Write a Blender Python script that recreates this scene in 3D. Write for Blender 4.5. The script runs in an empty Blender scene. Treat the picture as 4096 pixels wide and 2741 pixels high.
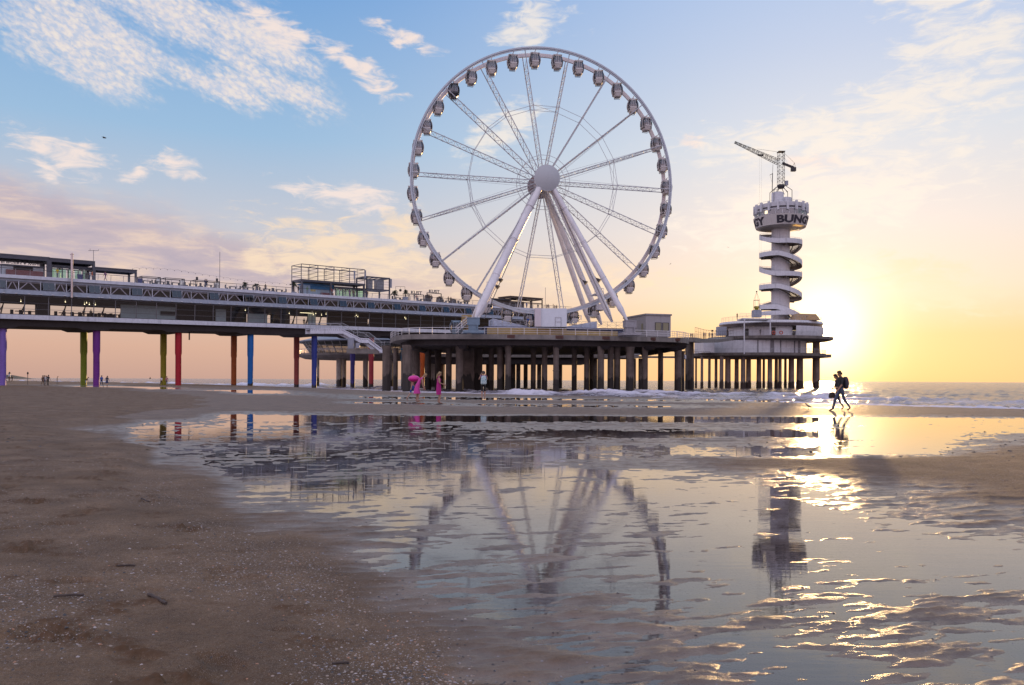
import bpy, math, random
import numpy as np
from mathutils import Vector, Matrix
random.seed(7); R = math.radians
sc = bpy.context.scene
col = bpy.context.collection
# ------------------------------------------------------------------ camera, world, sun, exposure
F = 3200.0; CX = 2048.0; ZC = 1.35          # focal length in photo pixels, photo centre, eye height
def hy(x): return 1511.0 + 0.0046 * x       # eye level line in the photo
def W(x, y, D): return Vector(((x - CX) * D / F, D, ZC + (hy(x) - y) * D / F))
def GX(x, D): return (x - CX) * D / F
cam_d = bpy.data.cameras.new('camera'); cam = bpy.data.objects.new('camera', cam_d); col.objects.link(cam)
cam_d.sensor_width = 36; cam_d.lens = F / 4096 * 36; cam_d.clip_start = .1; cam_d.clip_end = 60000
cam_d.shift_y = (hy(2048) - 1370.5) / 4096
cam.location = (0, 0, ZC); cam.rotation_euler = (R(90), R(-0.2636), 0)
sc.camera = cam
SUN_AZ = math.atan2(3296 - CX, F); SUN_EL = R(3.15)
sun_dir = Vector((math.sin(SUN_AZ) * math.cos(SUN_EL), math.cos(SUN_AZ) * math.cos(SUN_EL), math.sin(SUN_EL)))
sd = bpy.data.lights.new('sun', 'SUN'); sd.energy = 3.6; sd.angle = R(.6); sd.color = (1, .62, .26)
so = bpy.data.objects.new('sun', sd); col.objects.link(so)
so.rotation_euler = (-sun_dir).to_track_quat('-Z', 'Y').to_euler(); so.location = (60, 150, 60)
sc.view_settings.view_transform = 'Standard'; sc.view_settings.look = 'None'
sc.view_settings.exposure = 0; sc.view_settings.gamma = 1; sc.view_settings.use_curve_mapping = False
sc.cycles.max_bounces = 6; sc.cycles.diffuse_bounces = 2; sc.cycles.glossy_bounces = 3
sc.cycles.transparent_max_bounces = 12; sc.cycles.transmission_bounces = 3
sc.cycles.sample_clamp_indirect = 4; sc.cycles.caustics_reflective = False; sc.cycles.caustics_refractive = False

class NT:
    def __init__(s, nt): s.nt = nt; s.L = nt.links
    def n(s, t, **k):
        o = s.nt.nodes.new(t)
        for a, b in k.items(): setattr(o, a, b)
        return o
    def put(s, sock, v):
        if isinstance(v, bpy.types.NodeSocket): s.L.new(v, sock)
        elif v is not None: sock.default_value = v
    def m(s, op, a, b=None, c=None, clamp=False):
        o = s.n('ShaderNodeMath', operation=op, use_clamp=clamp)
        s.put(o.inputs[0], a); s.put(o.inputs[1], b); s.put(o.inputs[2], c)
        return o.outputs[0]
    def v(s, op, a, b=None):
        o = s.n('ShaderNodeVectorMath', operation=op)
        s.put(o.inputs[0], a); s.put(o.inputs[1], b)
        return o.outputs['Value'] if op in ('LENGTH', 'DOT_PRODUCT') else o.outputs[0]
    def ss(s, x, a, b, c=0., d=1.):
        o = s.n('ShaderNodeMapRange', interpolation_type='SMOOTHSTEP')
        s.put(o.inputs[0], x)
        for i, q in enumerate((a, b, c, d)): s.put(o.inputs[1 + i], q)
        return o.outputs[0]
    def mix(s, f, a, b, mode='MIX'):
        o = s.n('ShaderNodeMix', data_type='RGBA', blend_type=mode)
        s.put(o.inputs[0], f)
        for i, q in ((6, a), (7, b)): s.put(o.inputs[i], (*q, 1) if isinstance(q, tuple) and len(q) == 3 else q)
        return o.outputs[2]
    def noise(s, vec, scale, det=4, rough=.55, dist=0.):
        o = s.n('ShaderNodeTexNoise'); s.put(o.inputs['Vector'], vec)
        o.inputs['Scale'].default_value = scale; o.inputs['Detail'].default_value = det
        o.inputs['Roughness'].default_value = rough; o.inputs['Distortion'].default_value = dist
        return o
    def ramp(s, x, pts):
        o = s.n('ShaderNodeValToRGB'); s.put(o.inputs[0], x); e = o.color_ramp.elements
        while len(e) < len(pts): e.new(.5)
        for q, (p, c) in zip(e, pts): q.position = p; q.color = (*c, 1)
        return o.outputs[0]

def lin(r, g, b):
    return tuple(((q / 255) / 12.92 if q / 255 <= .04045 else ((q / 255 + .055) / 1.055) ** 2.4) for q in (r, g, b))

def make_world():
    w = bpy.data.worlds.new('World'); sc.world = w; w.use_nodes = True
    N = NT(w.node_tree); w.node_tree.nodes.clear()
    tc = N.n('ShaderNodeTexCoord'); dirv = N.v('NORMALIZE', tc.outputs['Generated'])
    sp = N.n('ShaderNodeSeparateXYZ'); N.put(sp.inputs[0], dirv)
    az = N.m('MULTIPLY', N.m('ARCTAN2', sp.outputs[0], sp.outputs[1]), 57.29578)
    el = N.m('MULTIPLY', N.m('ARCSINE', sp.outputs[2]), 57.29578)
    ael = N.m('MAXIMUM', el, 0.)
    e30 = N.m('DIVIDE', ael, 60.)
    # clear sky: one ramp away from the sun, one towards it
    left = N.ramp(e30, [(0, lin(206, 168, 154)), (.035, lin(222, 180, 160)), (.10, lin(232, 200, 182)), (.17, lin(205, 206, 216)),
                        (.27, lin(160, 195, 228)), (.42, lin(122, 170, 224)), (.55, lin(126, 164, 220)), (.8, lin(172, 186, 222))])
    right = N.ramp(e30, [(0, lin(250, 206, 150)), (.05, lin(250, 212, 158)), (.10, lin(250, 229, 207)), (.17, lin(244, 233, 227)), (.26, lin(226, 230, 238)),
                         (.36, lin(202, 215, 240)), (.5, lin(168, 198, 242)), (.8, lin(180, 192, 226))])
    daz = N.m('ABSOLUTE', N.m('SUBTRACT', az, math.degrees(SUN_AZ) + 4))
    f = N.ss(daz, 2., 44., 1., 0.)
    sky = N.mix(f, left, right)
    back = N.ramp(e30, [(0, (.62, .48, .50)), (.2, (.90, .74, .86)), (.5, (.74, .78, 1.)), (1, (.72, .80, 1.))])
    back = N.mix(1., back, (1.3, 1.25, 1.3), 'MULTIPLY')  # unseen sky behind the camera, tinted and brightened to add fill light
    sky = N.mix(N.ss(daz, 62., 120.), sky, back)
    sd_ = N.v('DOT_PRODUCT', dirv, tuple(sun_dir))
    th = N.m('MULTIPLY', N.m('ARCCOSINE', N.m('MINIMUM', sd_, 1.)), 57.29578)
    sky = N.mix(N.ss(el, 34., 60.), sky, (.80, .80, .98))   # overhead sky brightened above the frame as added fill light
    # clouds, in azimuth / elevation degrees
    cb = N.n('ShaderNodeCombineXYZ'); N.put(cb.inputs[0], az); N.put(cb.inputs[1], el); P0 = cb.outputs[0]
    wn = N.noise(P0, .12, 3)
    warp = N.v('MULTIPLY', N.v('SUBTRACT', wn.outputs['Color'], (.5, .5, .5)), (5., 3., 0.))
    wn2 = N.noise(P0, .6, 3)
    warp2 = N.v('MULTIPLY', N.v('SUBTRACT', wn2.outputs['Color'], (.5, .5, .5)), (2., 1.2, 0.))
    P = N.v('ADD', N.v('ADD', P0, warp), warp2)
    def ae(x, y):
        X = x * 1.748; u = (X - CX) / F; a = math.atan(u)
        return math.degrees(a), math.degrees(math.atan((hy(X) - y * 1.748) / F * math.cos(a)))
    def ell(x0, y0, x1, y1, half, vec=P, soft=0.):
        a0, e0 = ae(x0, y0); a1, e1 = ae(x1, y1)
        ang = math.atan2(e1 - e0, a1 - a0); ra = math.hypot(a1 - a0, e1 - e0) / 2; re = half * .0313
        d = N.v('SUBTRACT', vec, ((a0 + a1) / 2, (e0 + e1) / 2, 0.))
        o = N.n('ShaderNodeVectorRotate', rotation_type='Z_AXIS'); N.put(o.inputs['Vector'], d); o.inputs['Angle'].default_value = -ang
        q = N.v('LENGTH', N.v('MULTIPLY', o.outputs[0], (1 / ra, 1 / re, 0.)))
        return N.ss(q, soft, 1.3, 1., 0.)
    def mx(l):
        r = l[0]
        for q in l[1:]: r = N.m('MAXIMUM', r, q)
        return r
    # mottled high cloud sheet
    mot = mx([ell(-220, -40, 540, 170, 100), ell(240, 70, 820, 262, 62), ell(300, -110, 780, 225, 95), ell(60, -110, 620, 70, 110)])
    strz = N.n('ShaderNodeVectorRotate', rotation_type='Z_AXIS'); N.put(strz.inputs['Vector'], P0); strz.inputs['Angle'].default_value = R(22)
    sv = N.v('MULTIPLY', strz.outputs[0], (1., 1.7, 1.))
    cell = N.noise(sv, 2.7, 3, .58, .4).outputs[0]; patch = N.noise(N.v('MULTIPLY', strz.outputs[0], (.32, 1.25, 1.)), .42, 5, .62).outputs[0]
    vor = N.n('ShaderNodeTexVoronoi', feature='SMOOTH_F1'); N.put(vor.inputs['Vector'], N.v('ADD', sv, N.v('MULTIPLY', wn2.outputs['Color'], (1., 1., 0.))))
    vor.inputs['Scale'].default_value = 2.; vor.inputs['Smoothness'].default_value = .5
    tex = N.m('ADD', N.m('MULTIPLY', N.ss(cell, .34, .66), .5), N.m('MULTIPLY', N.ss(vor.outputs['Distance'], .75, .1), .5))
    den_m = N.m('ADD', N.m('MULTIPLY', mot, .98), N.m('ADD', N.m('MULTIPLY', N.m('SUBTRACT', patch, .5), 2.9), N.m('MULTIPLY', N.m('SUBTRACT', tex, .5), .27)))
    den_m = N.m('MULTIPLY', N.ss(den_m, .1, 1.05), N.ss(mot, .02, .45))
    # wisps, stretched along their drift
    ws = N.v('MULTIPLY', P0, (.55, 1.7, 1.)); wf = N.noise(ws, .8, 7, .62, .6).outputs[0]
    def wisp(l, k=1.):
        q = mx(l) if len(l) > 1 else l[0]
        return N.m('MULTIPLY', N.m('MULTIPLY', N.ss(N.m('ADD', q, N.m('MULTIPLY', N.m('SUBTRACT', wf, .5), 2.6)), .3, 1.15), N.ss(q, .02, .3)), k)
    w1 = wisp([ell(670, 55, 950, 210, 34), ell(820, 35, 1030, 122, 27), ell(-80, 290, 310, 382, 48), ell(0, 358, 185, 390, 26),
               ell(300, 362, 520, 410, 36), ell(610, 425, 960, 495, 50), ell(600, 40, 740, 100, 18), ell(1770, 360, 1920, 386, 28),
               ell(1525, 310, 1630, 322, 16), ell(810, 165, 950, 215, 34), ell(255, 393, 390, 412, 18), ell(500, -40, 720, 125, 50)], 1.)
    w2 = wisp([ell(1930, -60, 2330, 35, 80), ell(1450, 345, 2380, 225, 85), ell(1980, 150, 2480, 50, 70), ell(1780, 300, 2500, 150, 80),
               ell(1090, 110, 1330, 0, 90), ell(1010, 370, 1270, 225, 60), ell(1400, 560, 2450, 320, 130)], .8)
    w3 = wisp([ell(480, 500, 1130, 670, 95), ell(820, 490, 1000, 575, 75), ell(350, 550, 1000, 650, 60), ell(1050, 625, 1700, 660, 50), ell(1900, 600, 2400, 700, 60)], .95)
    bank = mx([ell(-600, 430, 600, 570, 130), ell(-400, 500, 1000, 660, 90), ell(100, 610, 1150, 680, 60)])
    bf = N.noise(N.v('MULTIPLY', P0, (.35, 1.5, 1.)), .7, 5, .6, .3).outputs[0]
    den_b = N.ss(N.m('MULTIPLY', bank, N.m('ADD', .54, bf)), .2, .85)
    sky = N.mix(N.m('MULTIPLY', den_b, .92), sky, N.ramp(bf, [(.3, lin(184, 172, 190)), (.5, lin(204, 186, 194)), (.68, lin(242, 214, 196))]))
    sky = N.mix(N.m('MULTIPLY', den_m, .92), sky, N.ramp(tex, [(.1, lin(210, 214, 230)), (.6, lin(238, 228, 227)), (1, lin(250, 238, 226))]))
    sky = N.mix(w1, sky, lin(250, 233, 226)); sky = N.mix(w3, sky, lin(254, 228, 200)); sky = N.mix(w2, sky, lin(255, 244, 232))
    # glow round the sun: air lit by it
    g1 = N.m('POWER', 2.718, N.m('MULTIPLY', th, -1 / 5.5)); g2 = N.m('POWER', 2.718, N.m('MULTIPLY', N.m('MULTIPLY', th, th), -1 / 8.))
    g3 = N.m('POWER', 2.718, N.m('MULTIPLY', N.m('MULTIPLY', th, th), -1 / .28))
    def sc_(g, c): return N.mix(1., (c[0], c[1], c[2]), g, 'MULTIPLY')
    up = N.ss(el, -1., 3., .45, 1.)
    sky = N.mix(1., sky, sc_(N.m('MULTIPLY', g1, up), (.30, .20, .14)), 'ADD')
    sky = N.mix(1., sky, sc_(g2, (1.7, 1.45, .85)), 'ADD'); sky = N.mix(1., sky, sc_(g3, (14., 11., 6.)), 'ADD')
    sky = N.mix(N.ss(el, -.3, -3.), sky, (.10, .09, .10))
    # physical daylight sky under it
    ns = N.n('ShaderNodeTexSky', sky_type='NISHITA'); ns.sun_disc = False; ns.sun_elevation = SUN_EL; ns.sun_rotation = SUN_AZ
    bg1 = N.n('ShaderNodeBackground'); N.put(bg1.inputs[0], ns.outputs[0]); bg1.inputs[1].default_value = .01
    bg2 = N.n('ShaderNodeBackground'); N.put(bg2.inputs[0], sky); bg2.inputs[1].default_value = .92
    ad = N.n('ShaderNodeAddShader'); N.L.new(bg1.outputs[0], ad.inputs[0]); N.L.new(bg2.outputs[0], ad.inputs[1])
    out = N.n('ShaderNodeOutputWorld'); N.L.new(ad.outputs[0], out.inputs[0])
    w.cycles.sampling_method = 'MANUAL'; w.cycles.sample_map_resolution = 1024
make_world()

# ------------------------------------------------------------------ materials
MATS = {}
def mat(name, c, rough=.6, metal=0., var=.18, scale=2., bump=.0, stain=None, emit=0., c2=None, spec=.5, joints=None):
    if name in MATS: return MATS[name]
    m = bpy.data.materials.new(name); m.use_nodes = True; N = NT(m.node_tree); b = m.node_tree.nodes['Principled BSDF']
    g = N.n('ShaderNodeNewGeometry'); pos = g.outputs['Position']
    n1 = N.noise(pos, scale, 5, .6).outputs[0]
    d = tuple(q * (1 - var) for q in c); l = tuple(min(1, q * (1 + var)) for q in c)
    cc = N.ramp(n1, [(.3, d), (.5, c2 or c), (.7, l)])
    if stain:   # tide stain: dark weed below a ragged height
        z0, z1, sc_c = stain; s = N.n('ShaderNodeSeparateXYZ'); N.put(s.inputs[0], pos)
        rag = N.noise(N.v('MULTIPLY', pos, (1., 1., .25)), .8, 4).outputs[0]
        f = N.ss(N.m('SUBTRACT', s.outputs[2], N.m('MULTIPLY', N.m('SUBTRACT', rag, .5), (z1 - z0) * 3.)), z0, z0 + .35, 1., 0.)
        cc = N.mix(f, cc, sc_c)
    if joints:  # vertical streaks / panel joints every so many metres along x+y
        st = N.noise(N.v('MULTIPLY', pos, (1., 1., .08)), 1.6, 4).outputs[0]
        cc = N.mix(N.ss(st, .52, .75, 0., joints), cc, tuple(q * .45 for q in c))
    N.put(b.inputs['Base Color'], cc)
    b.inputs['Roughness'].default_value = rough; b.inputs['Metallic'].default_value = metal
    b.inputs['Specular IOR Level'].default_value = spec
    if emit: N.put(b.inputs['Emission Color'], cc); b.inputs['Emission Strength'].default_value = emit
    if bump:
        bp = N.n('ShaderNodeBump'); bp.inputs['Strength'].default_value = .6; bp.inputs['Distance'].default_value = bump
        N.put(bp.inputs['Height'], N.noise(pos, scale * 6, 5).outputs[0]); N.put(b.inputs['Normal'], bp.outputs[0])
    MATS[name] = m; return m
def glassmat(name, tint=(.75, .8, .85), refl=.02, rough=.03):
    if name in MATS: return MATS[name]
    m = bpy.data.materials.new(name); m.use_nodes = True; N = NT(m.node_tree); m.node_tree.nodes.clear()
    t = N.n('ShaderNodeBsdfTransparent'); t.inputs[0].default_value = (*tint, 1)
    g = N.n('ShaderNodeBsdfGlossy'); g.inputs[1].default_value = rough; g.inputs[0].default_value = (.9, .95, 1, 1)
    lw = N.n('ShaderNodeLayerWeight'); lw.inputs[0].default_value = .15
    mx = N.n('ShaderNodeMixShader'); N.put(mx.inputs[0], N.m('ADD', refl, N.m('MULTIPLY', lw.outputs['Fresnel'], .5), clamp=True))
    N.L.new(t.outputs[0], mx.inputs[1]); N.L.new(g.outputs[0], mx.inputs[2])
    o = N.n('ShaderNodeOutputMaterial'); N.L.new(mx.outputs[0], o.inputs[0]); MATS[name] = m; return m

# ------------------------------------------------------------------ mesh helpers
def tag(o, label=None, cat=None, group=None, kind=None):
    if label: o['label'] = label
    if cat: o['category'] = cat
    if group: o['group'] = group
    if kind: o['kind'] = kind
    return o
def empty(name, loc, label, cat, group=None):
    o = bpy.data.objects.new(name, None); col.objects.link(o); o.location = loc; o.empty_display_size = .5
    bpy_origin[o.name] = Vector(loc); return tag(o, label, cat, group)
bpy_origin = {}
class MB:
    def __init__(s): s.v = []; s.f = []; s.mi = []; s.cur = 0
    def add(s, vs, fs):
        b = len(s.v); s.v += [tuple(q) for q in vs]; s.f += [tuple(i + b for i in f) for f in fs]; s.mi += [s.cur] * len(fs); return s
    def hexa(s, p):   # p: 4 bottom ccw, 4 top ccw
        return s.add(p, [(3, 2, 1, 0), (4, 5, 6, 7), (0, 1, 5, 4), (1, 2, 6, 5), (2, 3, 7, 6), (3, 0, 4, 7)])
    def box(s, x0, x1, y0, y1, z0, z1):
        return s.hexa([(x0, y0, z0), (x1, y0, z0), (x1, y1, z0), (x0, y1, z0), (x0, y0, z1), (x1, y0, z1), (x1, y1, z1), (x0, y1, z1)])
    def cbox(s, c, sx, sy, sz, rot=0., tilt=None):
        M = Matrix.Translation(Vector(c)) @ Matrix.Rotation(rot, 4, 'Z')
        if tilt: M = M @ Matrix.Rotation(tilt, 4, 'X')
        p = [M @ Vector((a * sx / 2, b * sy / 2, q * sz / 2)) for q in (-1, 1) for a, b in ((-1, -1), (1, -1), (1, 1), (-1, 1))]
        return s.hexa(p)
    def tube(s, a, b, r, n=6, r2=None, caps=True):
        a = Vector(a); b = Vector(b); d = b - a
        if d.length < 1e-6: return s
        z = d.normalized(); x = z.orthogonal().normalized(); y = z.cross(x); r2 = r if r2 is None else r2
        off = math.pi / n
        vs = [a + x * r * math.cos(off + 2 * math.pi * i / n) + y * r * math.sin(off + 2 * math.pi * i / n) for i in range(n)] + \
             [b + x * r2 * math.cos(off + 2 * math.pi * i / n) + y * r2 * math.sin(off + 2 * math.pi * i / n) for i in range(n)]
        fs = [(i, (i + 1) % n, n + (i + 1) % n, n + i) for i in range(n)]
        if caps: fs += [tuple(range(n - 1, -1, -1)), tuple(range(n, 2 * n))]
        return s.add(vs, fs)
    def bar(s, a, b, w, h, up=(0, 0, 1)):  # rectangular section bar
        a = Vector(a); b = Vector(b); z = (b - a).normalized(); up = Vector(up); x = z.cross(up)
        if x.length < 1e-4: x = z.orthogonal()
        x.normalize(); y = x.cross(z).normalized()
        q = [(-1, -1), (1, -1), (1, 1), (-1, 1)]
        return s.hexa([a + x * w / 2 * i + y * h / 2 * j for i, j in q] + [b + x * w / 2 * i + y * h / 2 * j for i, j in q])
    def path(s, pts, r, n=6):
        for a, b in zip(pts, pts[1:]): s.tube(a, b, r, n)
        return s
    def loft(s, rings, closed=True, caps=True):
        n = len(rings[0]); vs = [q for r_ in rings for q in r_]; fs = []
        for k in range(len(rings) - 1):
            for i in range(n if closed else n - 1):
                j = (i + 1) % n; fs.append((k * n + i, k * n + j, (k + 1) * n + j, (k + 1) * n + i))
        if caps and closed: fs += [tuple(range(n - 1, -1, -1)), tuple((len(rings) - 1) * n + i for i in range(n))]
        return s.add(vs, fs)
    def lathe(s, c, prof, n=24, sx=1., sy=1., a0=0., a1=2 * math.pi, caps=True):
        full = abs(a1 - a0 - 2 * math.pi) < 1e-6; m = n if full else n + 1
        rings = [[(c[0] + r * sx * math.cos(a0 + (a1 - a0) * i / n), c[1] + r * sy * math.sin(a0 + (a1 - a0) * i / n), c[2] + z) for i in range(m)] for r, z in prof]
        return s.loft(rings, full, caps and full)
    def prism(s, poly, z0, z1):
        n = len(poly); return s.add([(x, y, z0) for x, y in poly] + [(x, y, z1) for x, y in poly],
            [(i, (i + 1) % n, n + (i + 1) % n, n + i) for i in range(n)] + [tuple(range(n - 1, -1, -1)), tuple(range(n, 2 * n))])
    def sphere(s, c, r, n=10, m=6, sz=1.):
        prof = [(r * math.sin(math.pi * k / m) + 1e-4, -r * sz * math.cos(math.pi * k / m)) for k in range(m + 1)]
        return s.lathe(c, prof, n)
    def build(s, name, mats, parent=None, at=None, smooth=False, label=None, local=False):
        me = bpy.data.meshes.new(name)
        if parent is not None: o0 = bpy_origin[parent.name]
        else: o0 = Vector((0, 0, 0))
        org = Vector(at) if at is not None else (o0 if parent is not None else Vector(s.v[0]) if False else Vector((0, 0, 0)))
        if local: vs = s.v
        else:
            a = np.array(s.v, dtype=np.float64) - np.array(org); vs = a.tolist()
        me.from_pydata(vs, [], s.f)
        mats = mats if isinstance(mats, (list, tuple)) else [mats]
        for q in mats: me.materials.append(q)
        if len(mats) > 1: me.polygons.foreach_set('material_index', s.mi)
        if smooth: me.polygons.foreach_set('use_smooth', [True] * len(me.polygons))
        me.update(); o = bpy.data.objects.new(name, me); col.objects.link(o)
        if parent is not None: o.parent = parent; o.location = org - o0
        else: o.location = org
        bpy_origin[o.name] = org
        if smooth == 'auto':
            try: me.set_sharp_from_angle(angle=R(35))
            except Exception: pass
        if label: o['label'] = label
        return o
def copy_part(src, parent, loc, label=None, rot=None, scale=None):
    o = src.copy(); col.objects.link(o); o.parent = parent; o.location = Vector(loc) - bpy_origin[parent.name]
    if rot is not None: o.rotation_euler = rot
    if scale is not None: o.scale = scale
    bpy_origin[o.name] = Vector(loc)
    if 'label' in o and not label: del o['label']
    if label: o['label'] = label
    return o
def text_mb(txt, size, depth=.05, bold=0.):
    c = bpy.data.curves.new('t', 'FONT'); c.body = txt; c.size = size; c.extrude = depth; c.offset = bold; c.resolution_u = 3
    c.align_x = 'CENTER'
    o = bpy.data.objects.new('t', c); col.objects.link(o)
    me = bpy.data.meshes.new_from_object(o.evaluated_get(bpy.context.evaluated_depsgraph_get()))
    vs = [v.co.copy() for v in me.vertices]; fs = [tuple(p.vertices) for p in me.polygons]
    bpy.data.objects.remove(o); bpy.data.curves.remove(c); bpy.data.meshes.remove(me)
    return vs, fs

# ------------------------------------------------------------------ beach and sea
rng = np.random.RandomState(3); PERM = rng.permutation(512).astype(np.int64); ANG = rng.rand(512) * 2 * np.pi
def perlin(x, y, seed=0):
    xi = np.floor(x).astype(np.int64); yi = np.floor(y).astype(np.int64); xf = x - xi; yf = y - yi
    u = xf * xf * xf * (xf * (xf * 6 - 15) + 10); v = yf * yf * yf * (yf * (yf * 6 - 15) + 10)
    def g(ix, iy, dx, dy):
        h = PERM[(PERM[(ix + seed * 37) & 511] + iy) & 511]; a = ANG[h]; return np.cos(a) * dx + np.sin(a) * dy
    n00 = g(xi, yi, xf, yf); n10 = g(xi + 1, yi, xf - 1, yf); n01 = g(xi, yi + 1, xf, yf - 1); n11 = g(xi + 1, yi + 1, xf - 1, yf - 1)
    return ((n00 * (1 - u) + n10 * u) * (1 - v) + (n01 * (1 - u) + n11 * u) * v) * 1.5
def fbm(x, y, o=4, seed=0, g=.5):
    r = 0; a = 1.; t = 0
    for k in range(o): r = r + a * perlin(x * 2 ** k, y * 2 ** k, seed + k * 5); t += a; a *= g
    return r / t
SHORE = np.array([(400, -300), (60, 14), (45, 38), (30, 50.9), (19.5, 71), (-1.3, 89.6), (-22, 129), (-61, 187), (-119, 249), (-227, 354), (-1200, 1330)])
def shore_d(X, Y):   # metres inland of the waterline (negative at sea)
    best = np.full(X.shape, 1e9); sg = np.ones(X.shape)
    for (ax, ay), (bx, by) in zip(SHORE, SHORE[1:]):
        dx, dy = bx - ax, by - ay; L2 = dx * dx + dy * dy
        t = np.clip(((X - ax) * dx + (Y - ay) * dy) / L2, 0, 1); qx = X - ax - t * dx; qy = Y - ay - t * dy
        d = np.hypot(qx, qy); s = np.sign(dx * (Y - ay) - dy * (X - ax)); m = d < best
        best = np.where(m, d, best); sg = np.where(m, s, sg)
    return best * sg
SEA = -.75
TY = np.array([1540, 1546, 1550, 1555, 1561, 1567, 1575, 1582, 1592, 1598, 1604, 1612, 1618, 1624, 1632, 1642, 1655, 1668, 1680, 1695, 1712, 1730, 1760, 1800, 1850, 1900, 1960, 2030, 2100, 2200, 2350, 2500, 2650, 2760, 3200])
TX = np.array([0, 384, 600, 1024, 1536, 2048, 2560, 3072, 3584, 4096])
TA = np.array([
 [30.0, 30.0, 25.0, 15.0, 10.0, 8.0, 8.0, 8.0, 8.0, 8.0],
 [10.0, 6.0, 8.0, 12.0, 10.0, 8.0, 8.0, 8.0, 8.0, 8.0],
 [6.0, -0.9, 5.0, 10.0, 8.0, 6.0, 6.0, 6.0, 6.0, 6.0],
 [10.0, -0.7, -0.7, 8.0, 8.0, 6.0, 6.0, 6.0, 6.0, 6.0],
 [12.0, 8.0, -0.9, 3.0, 8.0, 6.0, 6.0, 6.0, 6.0, 6.0],
 [14.0, 12.0, 1.5, -0.8, 7.0, 6.0, 6.0, 6.0, 6.0, 6.0],
 [14.0, 12.0, 7.0, -0.9, 4.0, 5.0, 6.0, 6.0, 6.0, 6.0],
 [14.0, 12.0, 8.0, 0.5, 1.5, 4.0, 5.0, 5.0, 5.0, 5.0],
 [14.0, 12.0, 9.0, 4.0, -0.4, -0.1, 1.5, 3.0, 4.0, 4.0],
 [14.0, 12.0, 9.0, 5.0, 0.2, -0.5, -0.1, 0.3, 2.0, 3.0],
 [14.0, 12.0, 9.0, 5.0, 2.5, 2.5, 0.5, 0.6, 2.0, 3.0],
 [14.0, 12.0, 9.0, 5.0, -0.8, 3.0, 3.0, 2.0, 2.0, 2.0],
 [14.0, 12.0, 9.0, 5.0, -0.1, -0.3, 0.6, 2.0, 2.0, 2.0],
 [14.0, 12.0, 9.0, 5.0, 3.0, -0.3, -0.1, 1.5, 2.0, 2.0],
 [14.0, 12.0, 9.0, 5.0, 4.0, 3.0, 1.5, 2.2, 2.2, 2.0],
 [14.0, 12.0, 9.0, 5.0, 3.5, 3.0, 3.0, 3.0, 3.0, 3.0],
 [13.0, 12.0, 7.0, 0.8, 2.0, 2.5, 2.2, 2.2, 1.5, 2.2],
 [13.0, 12.0, 5.0, -0.9, -0.4, -1.4, -1.4, -1.6, -1.6, -0.4],
 [13.0, 11.0, 3.0, -1.0, -1.2, -1.0, -0.9, -0.9, -1.2, -1.0],
 [13.0, 6.0, 0.2, -0.35, -0.35, 0.9, 1.4, 1.2, -1.0, -0.8],
 [13.0, 2.5, -0.4, -0.35, -0.35, 0.5, 0.8, 0.4, -1.3, -1.0],
 [13.0, 1.0, -0.5, -0.35, -0.35, -0.45, -1.2, -1.2, -1.5, -0.2],
 [13.0, 3.0, -0.3, -0.35, -0.35, -0.45, 1.0, 1.2, -1.2, 1.0],
 [13.0, 7.0, 0.0, -0.35, -0.35, -0.45, -0.4, -1.0, -1.3, 2.6],
 [13.0, 9.0, 1.2, -0.4, -0.35, -0.45, 0.8, 3.0, 3.6, 4.0],
 [13.0, 11.0, 3.0, -0.45, -0.35, -0.7, -0.79, 0.5, 2.8, 4.0],
 [13.0, 12.0, 5.5, -0.3, -0.45, -0.83, -0.76, -0.7, 0.8, 3.4],
 [13.0, 12.0, 7.5, 0.4, -0.5, -0.83, -0.76, -0.63, -0.4, 1.2],
 [13.0, 12.0, 9.0, 1.8, -0.4, -0.7, -0.76, -0.76, -0.6, 0.3],
 [13.0, 12.0, 10.0, 3.6, -0.35, -0.6, -0.79, -0.95, -1.4, -0.7],
 [13.0, 12.0, 10.0, 6.0, 0.7, -0.3, -0.35, -0.5, -0.5, -0.5],
 [14.0, 13.0, 11.0, 7.8, 2.6, -0.15, 0.15000000000000002, 0.1, 0.15000000000000002, -0.15000000000000002],
 [15.0, 14.0, 12.0, 9.0, 5.0, 0.2, -0.05, -0.15000000000000002, 0.05, -0.15000000000000002],
 [15.0, 14.0, 12.0, 9.5, 6.5, 0.8, 0.3, -0.05, -0.05, -0.15000000000000002],
 [15.0, 14.0, 12.0, 10.0, 7.0, 2.0, 0.2, 0.0, 1.0, 1.0]], float) / 100
def table(X, Y):
    Yc = np.maximum(Y, 2.0); xp = CX + X / Yc * F; xp = np.clip(xp, 0, 4095.9)
    yp = np.clip(1520 + F * ZC / Yc, TY[0], TY[-1] - 1e-3)
    iy = np.clip(np.searchsorted(TY, yp, side='right') - 1, 0, len(TY) - 2); fy = (yp - TY[iy]) / (TY[iy + 1] - TY[iy])
    ix = np.clip(np.searchsorted(TX, xp, side='right') - 1, 0, len(TX) - 2); fx = (xp - TX[ix]) / (TX[ix + 1] - TX[ix])
    fx = fx * fx * (3 - 2 * fx); fy = fy * fy * (3 - 2 * fy)
    return (TA[iy, ix] * (1 - fx) + TA[iy, ix + 1] * fx) * (1 - fy) + (TA[iy + 1, ix] * (1 - fx) + TA[iy + 1, ix + 1] * fx) * fy
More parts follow.
